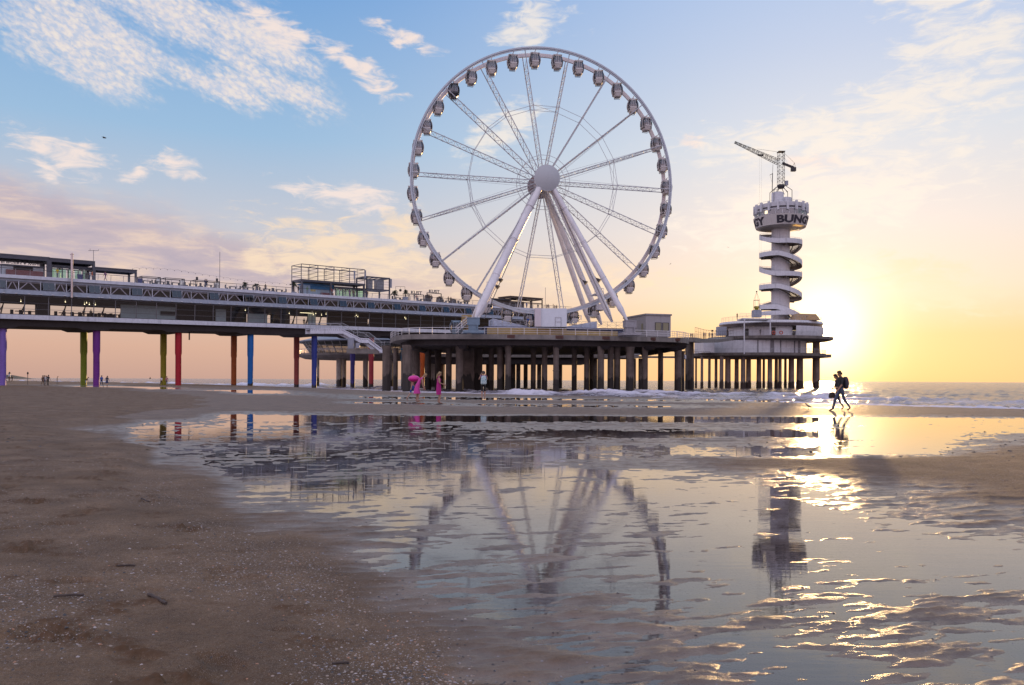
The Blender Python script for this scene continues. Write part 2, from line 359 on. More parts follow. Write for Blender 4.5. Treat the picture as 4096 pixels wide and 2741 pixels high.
def sand_z(X, Y, fine=True):
    far = np.clip((Y - 12) / 60, 0, 1)
    wx = X + fbm(X * .22, Y * .22, 3, 1) * (.25 + Y * .03); wy = Y + fbm(X * .2, Y * .2, 3, 9) * (.18 + Y * .018)
    a = table(wx, wy)
    near = a < .035
    # streaky tidal lobes: long across the view, short in depth, at two sizes
    th = R(14); xr = X * math.cos(th) + Y * math.sin(th); yr = -X * math.sin(th) + Y * math.cos(th)
    n_big = fbm(xr * .55, yr * 1.1, 4, 20); n_mid = fbm(xr * 1.5, yr * 4.2, 4, 30, .55)
    amp = np.clip(1 - np.abs(a) / .05, .18, 1) * (1 - .55 * far)
    n_fin = fbm(xr * 3.2 + 3, yr * 10., 3, 35, .55)
    sharp = np.abs(fbm(xr * 1.1 + 9, yr * 3.4, 3, 44)) ; mid_zone = np.clip((Y - 7) / 5, 0, 1)
    z = a + amp * (.015 * n_big + .029 * n_mid * (1 - .35 * mid_zone) + .018 * n_fin - .012 * sharp + .003)
    rip = np.sin((yr * 1. + .35 * fbm(xr * .8, yr * .8, 2, 50)) * 2 * np.pi / .16 + 2 * n_big)
    z = z + np.where(Y < 30, 1, 0) * .0022 * rip * np.clip(1 - Y / 30, 0, 1) * np.clip(1 - np.abs(a) / .06, .0, 1)
    if fine:
        z = z + .003 * fbm(X * 9, Y * 9, 3, 70) * np.clip(1.3 - Y / 14, 0, 1) + np.clip((a - .02) / .05, 0, 1) * .007 * fbm(X * 13, Y * 15, 3, 72) * np.clip(1.4 - Y / 16, 0, 1)
        bank = np.clip((a - .03) / .05, 0, 1)
        # old footprints and scuffed patches on the dry bank
        f = fbm(X * 2.2, Y * 3., 3, 80); z = z + bank * (.012 * f + .05 * np.clip(fbm(X * 1.6, Y * 2.6, 2, 90) - .22, 0, 1) * fbm(X * 14, Y * 14, 2, 95) * 3) * np.clip(1.2 - Y / 40, .1, 1)
        fp = fbm(X * 1.9 + 7, Y * 2.6, 2, 99); z = z - bank * .045 * np.clip((fp - .33) * 5, 0, 1) * np.clip(1.2 - Y / 40, .1, 1)
    d = shore_d(X, Y); ramp = SEA + .07 * d + .02 * fbm(X * .1, Y * .1, 2, 60); ramp = np.where(d < 0, SEA + .05 * d, ramp)
    return np.minimum(z, ramp), a, d, z
def grid_mesh(name, Xg, Yg, Zg, attrs, keep=None, mats=None):
    nr, nc = Xg.shape; idx = np.arange(nr * nc).reshape(nr, nc)
    q = np.stack([idx[:-1, :-1], idx[:-1, 1:], idx[1:, 1:], idx[1:, :-1]], -1).reshape(-1, 4)
    if keep is not None: q = q[keep.reshape(-1)]
    used = np.zeros(nr * nc, bool); used[q.reshape(-1)] = True; rem = np.cumsum(used) - 1; q = rem[q]
    co = np.stack([Xg, Yg, Zg], -1).reshape(-1, 3)[used]
    me = bpy.data.meshes.new(name); me.vertices.add(len(co)); me.vertices.foreach_set('co', co.astype(np.float32).ravel())
    me.loops.add(len(q) * 4); me.loops.foreach_set('vertex_index', q.astype(np.int32).ravel())
    me.polygons.add(len(q)); me.polygons.foreach_set('loop_start', np.arange(0, len(q) * 4, 4, dtype=np.int32))
    me.polygons.foreach_set('use_smooth', np.ones(len(q), bool))
    for k, a in attrs.items():
        at = me.attributes.new(k, 'FLOAT', 'POINT'); at.data.foreach_set('value', a.reshape(-1)[used].astype(np.float32))
    me.update(calc_edges=True); me.validate()
    if mats: me.materials.append(mats)
    o = bpy.data.objects.new(name, me); col.objects.link(o); return o
def rows(dy_near, ymax):
    l = [-1.2, -.4, .4, 1., 1.6, 2.1, 2.5, 2.8, 3.0]; dy = 1340.
    while F * ZC / dy < ymax:
        l.append(F * ZC / dy); dy -= dy_near if dy > 260 else (2.2 if dy > 60 else (.8 if dy > 14 else max(.15, dy * .05)))
    return np.array(sorted(set(l)))

def sand_material():
    m = bpy.data.materials.new('beach_sand'); m.use_nodes = True; N = NT(m.node_tree); b = m.node_tree.nodes['Principled BSDF']
    pos = N.n('ShaderNodeNewGeometry').outputs['Position']
    wet = N.n('ShaderNodeAttribute', attribute_name='wet').outputs['Fac']; shl = N.n('ShaderNodeAttribute', attribute_name='shell').outputs['Fac']
    n1 = N.noise(pos, 1.3, 6, .65).outputs[0]; n2 = N.noise(pos, 60., 3).outputs[0]; n3 = N.noise(pos, 260., 2).outputs[0]
    dry = N.ramp(n1, [(.3, (.085, .050, .027)), (.5, (.152, .093, .052)), (.7, (.24, .152, .09))])
    dry = N.mix(N.m('ADD', N.ss(n2, .38, .66, 0., .55), N.ss(N.noise(pos, 14., 4, .7).outputs[0], .5, .68, 0., .35), clamp=True), dry, (.085, .055, .038)); dry = N.mix(N.ss(n3, .52, .74, 0., .6), dry, (.42, .35, .30))
    dry = N.mix(N.n('ShaderNodeAttribute', attribute_name='clump').outputs['Fac'], dry, (.11, .062, .034))
    # broken shell grit: pale specks in bands
    vo = N.n('ShaderNodeTexVoronoi'); N.put(vo.inputs['Vector'], pos); vo.inputs['Scale'].default_value = 85.
    sp = N.n('ShaderNodeSeparateColor'); N.put(sp.inputs[0], vo.outputs['Color'])
    grit = N.m('MULTIPLY', N.m('MULTIPLY', N.ss(vo.outputs['Distance'], .42, .25), N.m('GREATER_THAN', sp.outputs[0], .55)), shl)
    dry = N.mix(grit, dry, N.ramp(sp.outputs[1], [(0, (.04, .032, .03)), (.35, (.20, .16, .14)), (.7, (.36, .31, .29)), (1, (.50, .45, .42))]))
    wetc = N.mix(N.ss(n1, .4, .65), (.13, .088, .064), (.19, .132, .098)); wetc = N.mix(grit, wetc, (.3, .25, .23))
    N.put(b.inputs['Base Color'], N.mix(wet, dry, wetc))
    r = N.m('ADD', N.ss(wet, 0., 1., .85, .30), N.m('MULTIPLY', N.m('SUBTRACT', n2, .5), .25)); N.put(b.inputs['Roughness'], r)
    N.put(b.inputs['Specular IOR Level'], N.ss(wet, 0., 1., .2, .6))
    bp = N.n('ShaderNodeBump'); N.put(bp.inputs['Strength'], N.ss(wet, 0., 1., 1., .75)); bp.inputs['Distance'].default_value = .014
    N.put(bp.inputs['Height'], N.m('ADD', N.m('MULTIPLY', N.noise(pos, 22., 5, .7).outputs[0], 1.), N.m('MULTIPLY', n3, .22)))
    N.put(b.inputs['Normal'], bp.outputs[0]); return m
def water_material(name, sea=False):
    m = bpy.data.materials.new(name); m.use_nodes = True; N = NT(m.node_tree)
    if not sea: m.node_tree.nodes.clear()
    pos = N.n('ShaderNodeNewGeometry').outputs['Position']
    if not sea:
        sv = N.v('MULTIPLY', pos, (.45, 1.9, 1.))
        h = N.m('ADD', N.m('MULTIPLY', N.noise(sv, 9., 3).outputs[0], 1.), N.m('MULTIPLY', N.noise(sv, 2.1, 3).outputs[0], 1.6))
        patch = N.ss(N.noise(pos, .35, 3).outputs[0], .38, .62, .35, 1.)
        bp = N.n('ShaderNodeBump'); N.put(bp.inputs['Strength'], N.m('MULTIPLY', patch, .17)); bp.inputs['Distance'].default_value = .0042
        N.put(bp.inputs['Height'], h)
        fr = N.n('ShaderNodeFresnel'); fr.inputs[0].default_value = 1.36; N.put(fr.inputs[1], bp.outputs[0])
        t = N.n('ShaderNodeBsdfTransparent'); t.inputs[0].default_value = (.66, .66, .72, 1)
        g = N.n('ShaderNodeBsdfGlossy'); g.inputs[0].default_value = (1, 1, 1, 1); g.inputs[1].default_value = .015; N.put(g.inputs['Normal'], bp.outputs[0])
        mx = N.n('ShaderNodeMixShader'); N.put(mx.inputs[0], N.m('ADD', fr.outputs[0], .05, clamp=True)); N.L.new(t.outputs[0], mx.inputs[1]); N.L.new(g.outputs[0], mx.inputs[2])
        o = N.n('ShaderNodeOutputMaterial'); N.L.new(mx.outputs[0], o.inputs[0]); return m
    b = m.node_tree.nodes['Principled BSDF']
    foam = N.n('ShaderNodeAttribute', attribute_name='foam').outputs['Fac']
    fn = N.noise(N.v('MULTIPLY', pos, (1., 1., 1.)), 1.1, 7, .7, .8).outputs[0]
    fn2 = N.noise(pos, 7., 4, .7).outputs[0]
    fm = N.ss(N.m('ADD', N.m('MULTIPLY', foam, 1.15), N.m('ADD', N.m('MULTIPLY', fn, .55), N.m('MULTIPLY', fn2, .25))), .92, 1.25)
    base = N.mix(N.ss(fn, .3, .7), (.075, .06, .07), (.13, .10, .105))
    N.put(b.inputs['Base Color'], N.mix(fm, base, (.66, .62, .70)))
    N.put(b.inputs['Roughness'], N.ss(fm, 0., 1., .14, .75)); b.inputs['IOR'].default_value = 1.34
    bp = N.n('ShaderNodeBump'); bp.inputs['Strength'].default_value = 1.; bp.inputs['Distance'].default_value = .55
    N.put(bp.inputs['Height'], N.m('ADD', N.noise(N.v('MULTIPLY', pos, (.8, 1.2, 1.)), .9, 6, .6).outputs[0], N.m('MULTIPLY', N.noise(pos, .22, 3).outputs[0], 2.)))
    N.put(b.inputs['Normal'], bp.outputs[0]); return m

def make_ground():
    Y = rows(3.4, 600); Y = np.concatenate([[-4, -2.5], Y]); k = np.linspace(-.92, .92, 1250)
    apex = 5.2
    # denser in the middle of the fan
    k = np.sign(k) * np.abs(k) ** 1.12
    Xg = k[None, :] * (np.maximum(Y, -4)[:, None] * .985 + 1.7 + np.clip(3 - Y[:, None], 0, 9) * .8); Yg = np.repeat(Y[:, None], len(k), 1)
    z, a, d, zraw = sand_z(Xg, Yg)
    z = np.minimum(z, .45)
    wet = np.clip(1 - (zraw - .002) / .035, 0, 1) ** 1.2
    wet = np.maximum(wet, np.clip(1.15 - d / 9, 0, 1)); wet = np.where((Yg > 26) & (a < .07), np.maximum(wet, .38), wet)
    band = fbm(Xg * .5, Yg * .5, 3, 40)
    clump = np.clip((a - .03) / .05, 0, 1) * np.clip((fbm(Xg * 1.6, Yg * 2.6, 2, 90) - .17) * 6, 0, 1) * np.clip(.6 + 2 * fbm(Xg * 14, Yg * 14, 2, 95), 0, 1)
    shell = np.clip(.35 + 1.3 * band + .9 * np.exp(-((a - .055) / .03) ** 2), 0, 1) * np.clip((a - .004) / .03, 0, 1)
    o = grid_mesh('sand_beach', Xg, Yg, z, {'wet': wet, 'shell': shell, 'clump': clump}, mats=sand_material()); tag(o, kind='structure')
    pool = (zraw < .004) & (d > 9.5) & (Yg < 130)
    kk = pool[:-1, :-1] | pool[1:, :-1] | pool[:-1, 1:] | pool[1:, 1:]
    w = grid_mesh('tidal_pool_water', Xg, Yg, np.zeros_like(Xg), {}, keep=kk, mats=water_material('pool_water')); tag(w, kind='structure')
    return Xg, Yg, z, a
def make_sea():
    l = []; dy = 210.
    while dy > .32: l.append(F * (ZC - SEA) / dy); dy -= 1.6 if dy > 60 else (.6 if dy > 12 else max(.02, dy * .04))
    Y = np.array(l + [25000.]); k = np.linspace(-1.0, 1.0, 900); Xg = k[None, :] * Y[:, None]; Yg = np.repeat(Y[:, None], len(k), 1)
    d = -shore_d(Xg, Yg)
    fade = np.clip(d / 14, 0, 1) * np.clip(1.6 - Yg / 1200, .0, 1)
    wob = 9 * fbm(Xg * .018, Yg * .018, 3, 5) + 2.2 * fbm(Xg * .1, Yg * .1, 2, 6)
    ph = (d + wob) / 12.; fr = ph - np.floor(ph)
    crest = np.where(fr < .42, (np.clip(fr, 0, 1) / .42) ** 3, np.clip(1 - (fr - .42) / .45, 0, 1) ** 1.6)   # steep face towards the beach
    ampn = np.clip(.5 + 1.6 * fbm(Xg * .03, Yg * .03, 2, 8), .08, 1.4)
    near = np.exp(-((d - 28) / 30) ** 2)
    h = fade * (.16 + .62 * near) * crest * ampn + fade * .30 * fbm(Xg * .45, Yg * .6, 4, 11) + fade * .13 * fbm(Xg * 1.3, Yg * 1.5, 3, 18) * np.clip(1.5 - Yg / 130, 0, 1) + fade * .30 * fbm(Xg * .10, Yg * .16, 3, 15) * np.clip(d / 40, .2, 1)
    z = SEA + h * 1.0
    foam = np.clip(1.05 - np.abs(d - 3) / 13, 0, 1) * .8 + near * .42 * np.clip(crest * ampn - .25, 0, 1) + near * .58 + .12 * np.clip(crest * ampn - .75, 0, 1)
    foam += .18 * fbm(Xg * .12, Yg * .35, 4, 77)
    ok = d > -2.5
    kk = ok[:-1, :-1] | ok[1:, :-1] | ok[:-1, 1:] | ok[1:, 1:]
    o = grid_mesh('sea_water', Xg, Yg, z, {'foam': foam}, keep=kk, mats=water_material('sea_water', True)); tag(o, kind='structure')
make_ground(); make_sea()
# ------------------------------------------------------------------ palette
WHITE = mat('white_paint', (.62, .62, .66), .45, var=.10, joints=.5)
WHITE2 = mat('white_steel', (.74, .72, .74), .4, var=.09, scale=.6, joints=.22)
FASC = mat('white_fascia', (.64, .66, .74), .5, var=.10, joints=.45)
GREYF = mat('grey_ledge', (.27, .29, .35), .5, var=.15, joints=.4)
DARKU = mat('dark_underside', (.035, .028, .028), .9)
STEEL = mat('grey_steel', (.16, .155, .17), .5, metal=.3)
RAIL = mat('galvanised_rail', (.42, .42, .45), .4, metal=.4, var=.06)
HANDR = mat('dark_handrail', (.09, .08, .085), .6)
DKFR = mat('dark_frame', (.05, .045, .05), .6)
CONC = mat('weathered_concrete', (.20, .18, .165), .85, var=.28, scale=.7, bump=.02, joints=.7)
CONCP = mat('tide_stained_concrete', (.125, .098, .082), .85, var=.4, scale=.6, bump=.03, stain=(1.8, 3.8, (.030, .025, .022)), joints=.7)
GLASS = glassmat('gallery_glass'); GLASSD = glassmat('dark_glass', (.78, .75, .78), .03); GLASSB = glassmat('blue_glass', (.24, .30, .46), .10)
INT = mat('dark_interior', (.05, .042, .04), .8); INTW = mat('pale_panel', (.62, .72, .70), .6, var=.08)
INTB = mat('brown_wall', (.10, .07, .055), .8)
YELL = mat('yellow_timber', (.42, .30, .13), .7, var=.15, scale=1.5, joints=.4)
BLGR = mat('blue_grey_steel', (.16, .23, .30), .5, var=.12)
LAMP = mat('lit_lamp', (1, .80, .45), .5, var=0, emit=3.)
WOOD = mat('dark_timber', (.09, .065, .05), .8, joints=.6)
PALMG = mat('palm_leaf', (.045, .06, .025), .7, var=.3); PALMT = mat('palm_trunk', (.10, .07, .05), .9)

# ------------------------------------------------------------------ long pier, receding to the right and rising towards the sea
O2 = Vector((-72.27, 139.1)); PD = Vector((.7335, .680)); PP = Vector((-.680, .7335)); PANG = math.atan2(PD.y, PD.x)
def PV(u, v, z): return Vector((O2.x + PD.x * u + PP.x * v, O2.y + PD.y * u + PP.y * v, z + .018 * u))
def U(x, v=0.):
    k = (x - CX) / F; return (k * (O2.y + PP.y * v) - O2.x - PP.x * v) / (PD.x - k * PD.y)
def pbox(m, u0, u1, v0, v1, z0, z1):
    return m.hexa([PV(u0, v0, z0), PV(u1, v0, z0), PV(u1, v1, z0), PV(u0, v1, z0), PV(u0, v0, z1), PV(u1, v0, z1), PV(u1, v1, z1), PV(u0, v1, z1)])
def ptube(m, a, b, r, n=6): return m.tube(PV(*a), PV(*b), r, n)
U0, U1 = -32., 119.; VF, VB = -1.9, 9.6
pier = empty('pier_hall', PV(0, 0, 0), 'long two storey white pier hall with glazed gallery on brightly coloured columns', 'pier')
def P(mb, name, m, label=None, par=None, **k): return mb.build(name, m, par or pier, label=label, **k)
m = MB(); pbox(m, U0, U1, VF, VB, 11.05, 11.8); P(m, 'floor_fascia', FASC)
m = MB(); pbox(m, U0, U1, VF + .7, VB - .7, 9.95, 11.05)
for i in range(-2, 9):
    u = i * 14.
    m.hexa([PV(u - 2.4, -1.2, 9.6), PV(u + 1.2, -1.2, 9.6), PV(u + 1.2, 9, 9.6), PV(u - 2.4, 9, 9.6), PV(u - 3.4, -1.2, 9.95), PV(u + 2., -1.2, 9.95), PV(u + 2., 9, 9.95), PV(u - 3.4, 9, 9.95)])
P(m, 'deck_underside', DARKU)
m = MB(); pbox(m, U0, U1, VF + .05, VB, 17.65, 18.2); P(m, 'roof_fascia', FASC)
m = MB(); pbox(m, U0, U1, VF + .35, VB - .3, 17.2, 17.64); pbox(m, U0, U1, VF + .3, VB - .1, 14.9, 15.05); P(m, 'roof_slab', GREYF)
m = MB()   # sloped ledge between the storeys with little cleats
m.hexa([PV(U0, VF - .5, 15.06), PV(U1, VF - .5, 15.06), PV(U1, VF + .3, 15.06), PV(U0, VF + .3, 15.06), PV(U0, VF - .1, 15.8), PV(U1, VF - .1, 15.8), PV(U1, VF + .3, 15.8), PV(U0, VF + .3, 15.8)])
P(m, 'ledge', GREYF)
m = MB()
pbox(m, 0, .35, VF - .62, VF - .5, 15.12, 15.2)
cl0 = P(m, 'ledge_cleat', WHITE2, at=PV(0, VF, 15.12))
for k in range(1, 86): copy_part(cl0, pier, PV(U0 + k * 1.75, VF, 15.12))
# gallery interior
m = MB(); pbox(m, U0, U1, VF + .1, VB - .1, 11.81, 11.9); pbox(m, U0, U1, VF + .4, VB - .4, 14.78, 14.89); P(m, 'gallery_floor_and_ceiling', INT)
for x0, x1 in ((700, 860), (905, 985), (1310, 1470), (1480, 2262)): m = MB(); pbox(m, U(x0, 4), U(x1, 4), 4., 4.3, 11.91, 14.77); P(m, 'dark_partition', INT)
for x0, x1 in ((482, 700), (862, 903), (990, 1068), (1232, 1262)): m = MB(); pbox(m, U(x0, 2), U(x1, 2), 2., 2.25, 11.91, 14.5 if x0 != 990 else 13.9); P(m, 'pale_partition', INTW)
m = MB(); pbox(m, U0, U1, 8.9, 9.05, 14.3, 14.77)   # lintel at the far side
for k in range(30):
    u = U0 + 3.2 * k; ptube(m, (u, 8.9, 11.9), (u + .5, 8.9, 14.3), .12, 4); ptube(m, (u + .5, 8.6, 14.3), (u - .6, 8.6, 11.9), .09, 4)
P(m, 'far_wall_frame', INTB)
m = MB(); pbox(m, U(640, 2), U(700, 2), 1.7, 1.98, 12.9, 13.6)
pbox(m, U(1085, 3), U(1155, 3), 2.6, 3.6, 11.91, 13.9); pbox(m, U(150, 3), U(200, 3), 3., 5., 11.91, 14.0)
for x in (60, 95, 235, 268, 300, 330, 380, 408, 430, 455): 
    u = U(x, 3); pbox(m, u, u + 1.6, 2.6, 3.4, 12.62, 12.72); pbox(m, u + .7, u + .9, 2.9, 3.1, 11.91, 12.62); pbox(m, u - .7, u - .3, 2.8, 3.3, 11.91, 12.9); pbox(m, u + 1.9, u + 2.3, 2.8, 3.3, 11.91, 12.8)
P(m, 'gallery_furniture', INT)
for k, x in enumerate((82, 260, 337, 345, 356, 374, 380, 980, 1156, 1249, 1252, 1262, 1285, 1303, 1420, 1424, 1430, 1618, 1622)):
    u = U(x, 1.5); m = MB(); c = PV(u, 1.5, 14.45 if k % 2 else 14.2); m.sphere(c, .085, 8, 6); m.tube(c, c + Vector((0, 0, .4)), .012, 4); P(m, 'ceiling_lamp', LAMP, at=c)
m = MB(); a = PV(U(1245, 2), 1.5, 14.5); m.bar(a, PV(U(1250, 2) - 3.2, 1.5, 14.5), .07, .07); P(m, 'strip_lamp', LAMP)
# gallery glazing: one pane per bay of mullions, slightly raked
GW = 3.45; gn = int((U1 - U0) / GW)
for k in range(gn):
    u = U0 + k * GW
    m = MB(); m.add([PV(u + .06, VF + .12, 11.82), PV(u + GW - .06, VF + .12, 11.82), PV(u + GW - .06, VF + .02, 14.88), PV(u + .06, VF + .02, 14.88)], [(0, 1, 2, 3)])
    w = P(m, 'gallery_window', GLASS)
    m = MB(); m.bar(PV(u, VF + .12, 11.82), PV(u, VF + .02, 15.04), .11, .11)
    for z in (12.75, 13.75): m.bar(PV(u + .055, VF + .1, z), PV(u + GW - .055, VF + .1, z), .05, .05)
    fo = P(m, 'window_frame', STEEL)
    fo.parent = w; fo.location = bpy_origin[fo.name] - bpy_origin[w.name]
# clerestory truss band: 7 m modules
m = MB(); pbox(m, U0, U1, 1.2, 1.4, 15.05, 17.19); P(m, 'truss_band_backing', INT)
m = MB(); pbox(m, U0, U1, VF + .42, VF + .5, 15.82, 15.92); P(m, 'truss_sill', GREYF)
mods = 22; wm = None
for k in range(mods):
    u = U0 + 2.4 + k * 6.95; m = MB(); zb, zt = 15.88, 17.18; v = VF + .62
    def dg(a, b): m.bar(PV(u + a, v, zb), PV(u + b, v, zt), .13, .13)
    dg(2.1, 2.75); dg(3.45, 2.85); dg(3.75, 5.0); dg(6.4, 5.15)
    for q in (1.9, 3.6, 6.75): m.bar(PV(u + q, VF + .3, zb - .05), PV(u + q, VF + .3, zt + .02), .1, .1)
    m.bar(PV(u + 1.9, v, 17.1), PV(u + 6.75, v, 17.1), .08, .1)
    P(m, 'truss_bay', FASC)
    m = MB(); m.add([PV(u + 2., VF + .33, 15.9), PV(u + 6.7, VF + .33, 15.9), PV(u + 6.7, VF + .33, 17.17), PV(u + 2., VF + .33, 17.17)], [(0, 1, 2, 3)]); P(m, 'fixed_window', GLASSD)
    m = MB(); q = [PV(u + .1, VF - .1, 15.95), PV(u + 1.8, VF - .1, 15.95), PV(u + 1.8, VF + .3, 17.17), PV(u + .1, VF + .3, 17.17)]; m.add(q, [(0, 1, 2, 3)])
    w = P(m, 'open_window', GLASSB)
    m = MB(); m.bar(q[0], q[3], .07, .07); m.bar(q[1], q[2], .07, .07); m.bar((q[0] + q[1]) / 2, (q[2] + q[3]) / 2, .05, .05); m.bar(q[0], q[1], .06, .06)
    fo = P(m, 'open_window_frame', STEEL); fo.parent = w; fo.location = bpy_origin[fo.name] - bpy_origin[w.name]
# upper railing
m = MB(); ptube(m, (U0, VF + .15, 19.22), (U1, VF + .15, 19.22), .05); r1 = P(m, 'handrail', HANDR)
m = MB()
for z in (18.4, 18.58, 18.76, 18.94): ptube(m, (U0, VF + .28, z), (U1, VF + .28, z), .016, 4)
P(m, 'railing_wires', RAIL)
m = MB(); m.bar(PV(0, VF + .35, 18.2) , PV(0, VF + .15, 19.2), .05, .09); pp = P(m, 'railing_post', RAIL, at=PV(0, VF + .35, 18.2))
n = int((U1 - U0) / 2.05)
for k in range(n):
    u = U0 + 1 + k * 2.05
    if k == 0: pp.location = PV(u, VF + .35, 18.2) - bpy_origin[pier.name]
    else: copy_part(pp, pier, PV(u, VF + .35, 18.2))
m = MB(); ptube(m, (U0, VB - .3, 19.2), (U1, VB - .3, 19.2), .04); ptube(m, (U0, VB - .3, 18.7), (U1, VB - .3, 18.7), .02); P(m, 'far_railing', HANDR)
# coloured columns
def column_mb(c, zt, r, zb=-1.6, n=20, step=None):
    st = (zt - zb) * .55 if step is None else step
    m = MB(); m.lathe((c.x, c.y, 0), [(r * .87, zb), (r * .87, zb + st - .25), (r, zb + st + .25), (r, zt)], n); return m
ncol = {-2: ((.20, .12, .45), 'lavender'), -1: ((.22, .14, .50), 'lavender'), 0: ((.16, .02, .24), 'purple'), 1: ((.42, .006, .02), 'red'), 2: ((.0, .12, .42), 'bright blue'), 3: ((.025, .045, .26), 'dark blue'), 4: ((.36, .03, .04), 'crimson'), 5: ((.55, .10, .01), 'orange'), 6: ((.22, .03, .12), 'magenta'), 7: ((.22, .03, .12), 'magenta')}
fcol = {-2: ((.1, .2, .02), 'green'), -1: ((.1, .2, .02), 'green'), 0: ((.20, .26, .008), 'lime green'), 1: ((.32, .27, .008), 'olive yellow'), 2: ((.40, .09, .01), 'rust orange'), 3: ((.30, .055, .04), 'brick red'), 4: ((.05, .04, .22), 'indigo'), 5: ((.0, .16, .30), 'cyan'), 6: ((.22, .03, .04), 'dark red'), 7: ((.2, .03, .12), 'plum')}
for i in range(-2, 8):
    for v, cc in ((0., ncol), (7.7, fcol)):
        c = PV(i * 14., v, 0); c3, nm = cc[i]
        st = None if i < 1 else (-.45 if i < 2 else .15, 1.1 if i > 1 else .3, (.03, .025, .022))
        P(column_mb(c, PV(i * 14., 0, 9.62).z, .60, -1.8, step=7.6), 'column', mat('column_' + nm.replace(' ', '_') + str(i > 0), c3, .55, var=.14, scale=.8, stain=st, joints=.25), label=nm + ' column', smooth='auto')
# side brackets, drain pipe
m = MB(); ptube(m, (U(758, 0), .2, 8.3), (U(758, 0), .2, 10), .12); P(m, 'drain_pipe', DARKU)

# stairs from the gallery down to the round platform
def rail_along(pts, h, mat_, par, name='railing', nposts=None, wires=(.35, .7), r=.035, step=1.8):
    m = MB(); pts = [Vector(q) for q in pts]
    m.path([q + Vector((0, 0, h)) for q in pts], r)
    for w in wires: m.path([q + Vector((0, 0, h * w)) for q in pts], r * .55, 4)
    o = m.build(name, mat_, par)
    L = 0; prev = None; cum = [0]
    for a, b in zip(pts, pts[1:]): cum.append(cum[-1] + (b - a).length)
    n = max(2, int(cum[-1] / step) + 1); first = None
    for k in range(n):
        s = cum[-1] * k / (n - 1); j = max(i for i in range(len(cum)) if cum[i] <= s + 1e-6); j = min(j, len(pts) - 2)
        q = pts[j].lerp(pts[j + 1], (s - cum[j]) / max(1e-6, cum[j + 1] - cum[j]))
        if first is None:
            mm = MB(); mm.tube(q, q + Vector((0, 0, h)), r * .9, 6); first = mm.build('railing_post', mat_, par, at=q); first.parent = o; first.location = q - bpy_origin[par.name]
            bpy_origin[first.name] = q
        else:
            c = first.copy(); col.objects.link(c); c.parent = o; c.location = q - bpy_origin[par.name]
    return o
st = empty('pier_staircase', W(1260, 1560, 162), 'white steel stairs descending from the hall to the round platform', 'staircase')
SP = [W(1240, 1316, 161), W(1370, 1316, 160), W(1440, 1352, 159), W(1475, 1354, 158.5), W(1525, 1392, 157), W(1560, 1392, 156)]
m = MB(); side = Vector((PP.x, PP.y, 0)) * 1.9
for a, b in zip(SP, SP[1:]):
    for off in (Vector((0, 0, 0)), side):
        m.hexa([a + off - Vector((0, 0, .95)), b + off - Vector((0, 0, .95)), b + off + side * .06 - Vector((0, 0, .95)), a + off + side * .06 - Vector((0, 0, .95)), a + off, b + off, b + off + side * .06, a + off + side * .06])
m.build('stringer', FASC, st)
m = MB()
for a, b in zip(SP, SP[1:]):
    n = max(1, int((b - a).length / .38))
    for k in range(n):
        q = a.lerp(b, (k + .5) / n) - Vector((0, 0, .25)); m.hexa([q + s_ for s_ in (Vector((-.2, 0, 0)), Vector((.2, 0, 0)), Vector((.2, 0, 0)) + side, Vector((-.2, 0, 0)) + side)] + [q + s_ + Vector((0, 0, .07)) for s_ in (Vector((-.2, 0, 0)), Vector((.2, 0, 0)), Vector((.2, 0, 0)) + side, Vector((-.2, 0, 0)) + side)])
m.build('treads', DARKU, st)
rail_along(SP, 1.15, RAIL, st, wires=(.3, .55, .8), step=1.9)
rail_along([q + side for q in SP], 1.15, RAIL, st, 'inner_railing', wires=(.5,), step=2.4)
m = MB(); a = W(1385, 1395, 158); b = W(1560, 1398, 158); m.hexa([a + Vector((0, 0, -.9)), b + Vector((0, 0, -.9)), b + Vector((0, 3, -.9)), a + Vector((0, 3, -.9)), a, b, b + Vector((0, 3, 0)), a + Vector((0, 3, 0))]); m.build('support_beam', CONC, st)
m = MB(); m.box(GX(1392, 159), GX(1416, 159), 158.5, 160, W(1400, 1395, 159).z, W(1400, 1352, 159).z); m.box(GX(1425, 158), GX(1441, 158), 157.2, 157.6, W(0, 1387, 158).z, W(0, 1372, 158).z + .3); m.build('junction_box', GREYF, st)

# ------------------------------------------------------------------ round platform under the wheel
PZ = 9.0
plat = empty('wheel_platform', (5, 150, 0), 'dark concrete pier platform on thick tide stained pillars under the big wheel', 'platform')
def arc(l, n=6):
    out = []
    for (x0, d0), (x1, d1) in zip(l, l[1:] + l[:1]): out.append((GX(x0, d0), d0))
    return out
edge = [(1560, 150), (1570, 145), (1585, 140), (1610, 136.6), (1660, 134.8), (1740, 134.2), (1850, 133.8), (2000, 133.8), (2150, 134.4), (2300, 135.6), (2450, 137.4), (2600, 139.6), (2700, 141.8), (2735, 143.6), (2755, 148), (2740, 160), (2600, 178), (2300, 188), (2000, 190), (1800, 184), (1640, 168)]
poly = [(GX(x, d), d) for x, d in edge]; cxp = sum(p[0] for p in poly) / len(poly); cyp = sum(p[1] for p in poly) / len(poly)
def inset(f): return [(cxp + (x - cxp) * f, cyp + (y - cyp) * f) for x, y in poly]
m = MB(); m.prism(poly, PZ - .82, PZ); m.build('deck', CONC, plat)
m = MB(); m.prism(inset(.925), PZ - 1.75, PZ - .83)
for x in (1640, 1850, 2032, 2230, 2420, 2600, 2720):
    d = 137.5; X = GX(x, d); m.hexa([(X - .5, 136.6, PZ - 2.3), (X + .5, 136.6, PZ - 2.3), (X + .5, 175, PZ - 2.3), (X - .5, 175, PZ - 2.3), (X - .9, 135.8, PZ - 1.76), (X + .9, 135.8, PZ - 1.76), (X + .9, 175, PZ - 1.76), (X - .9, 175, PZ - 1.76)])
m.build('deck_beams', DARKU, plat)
m = MB()
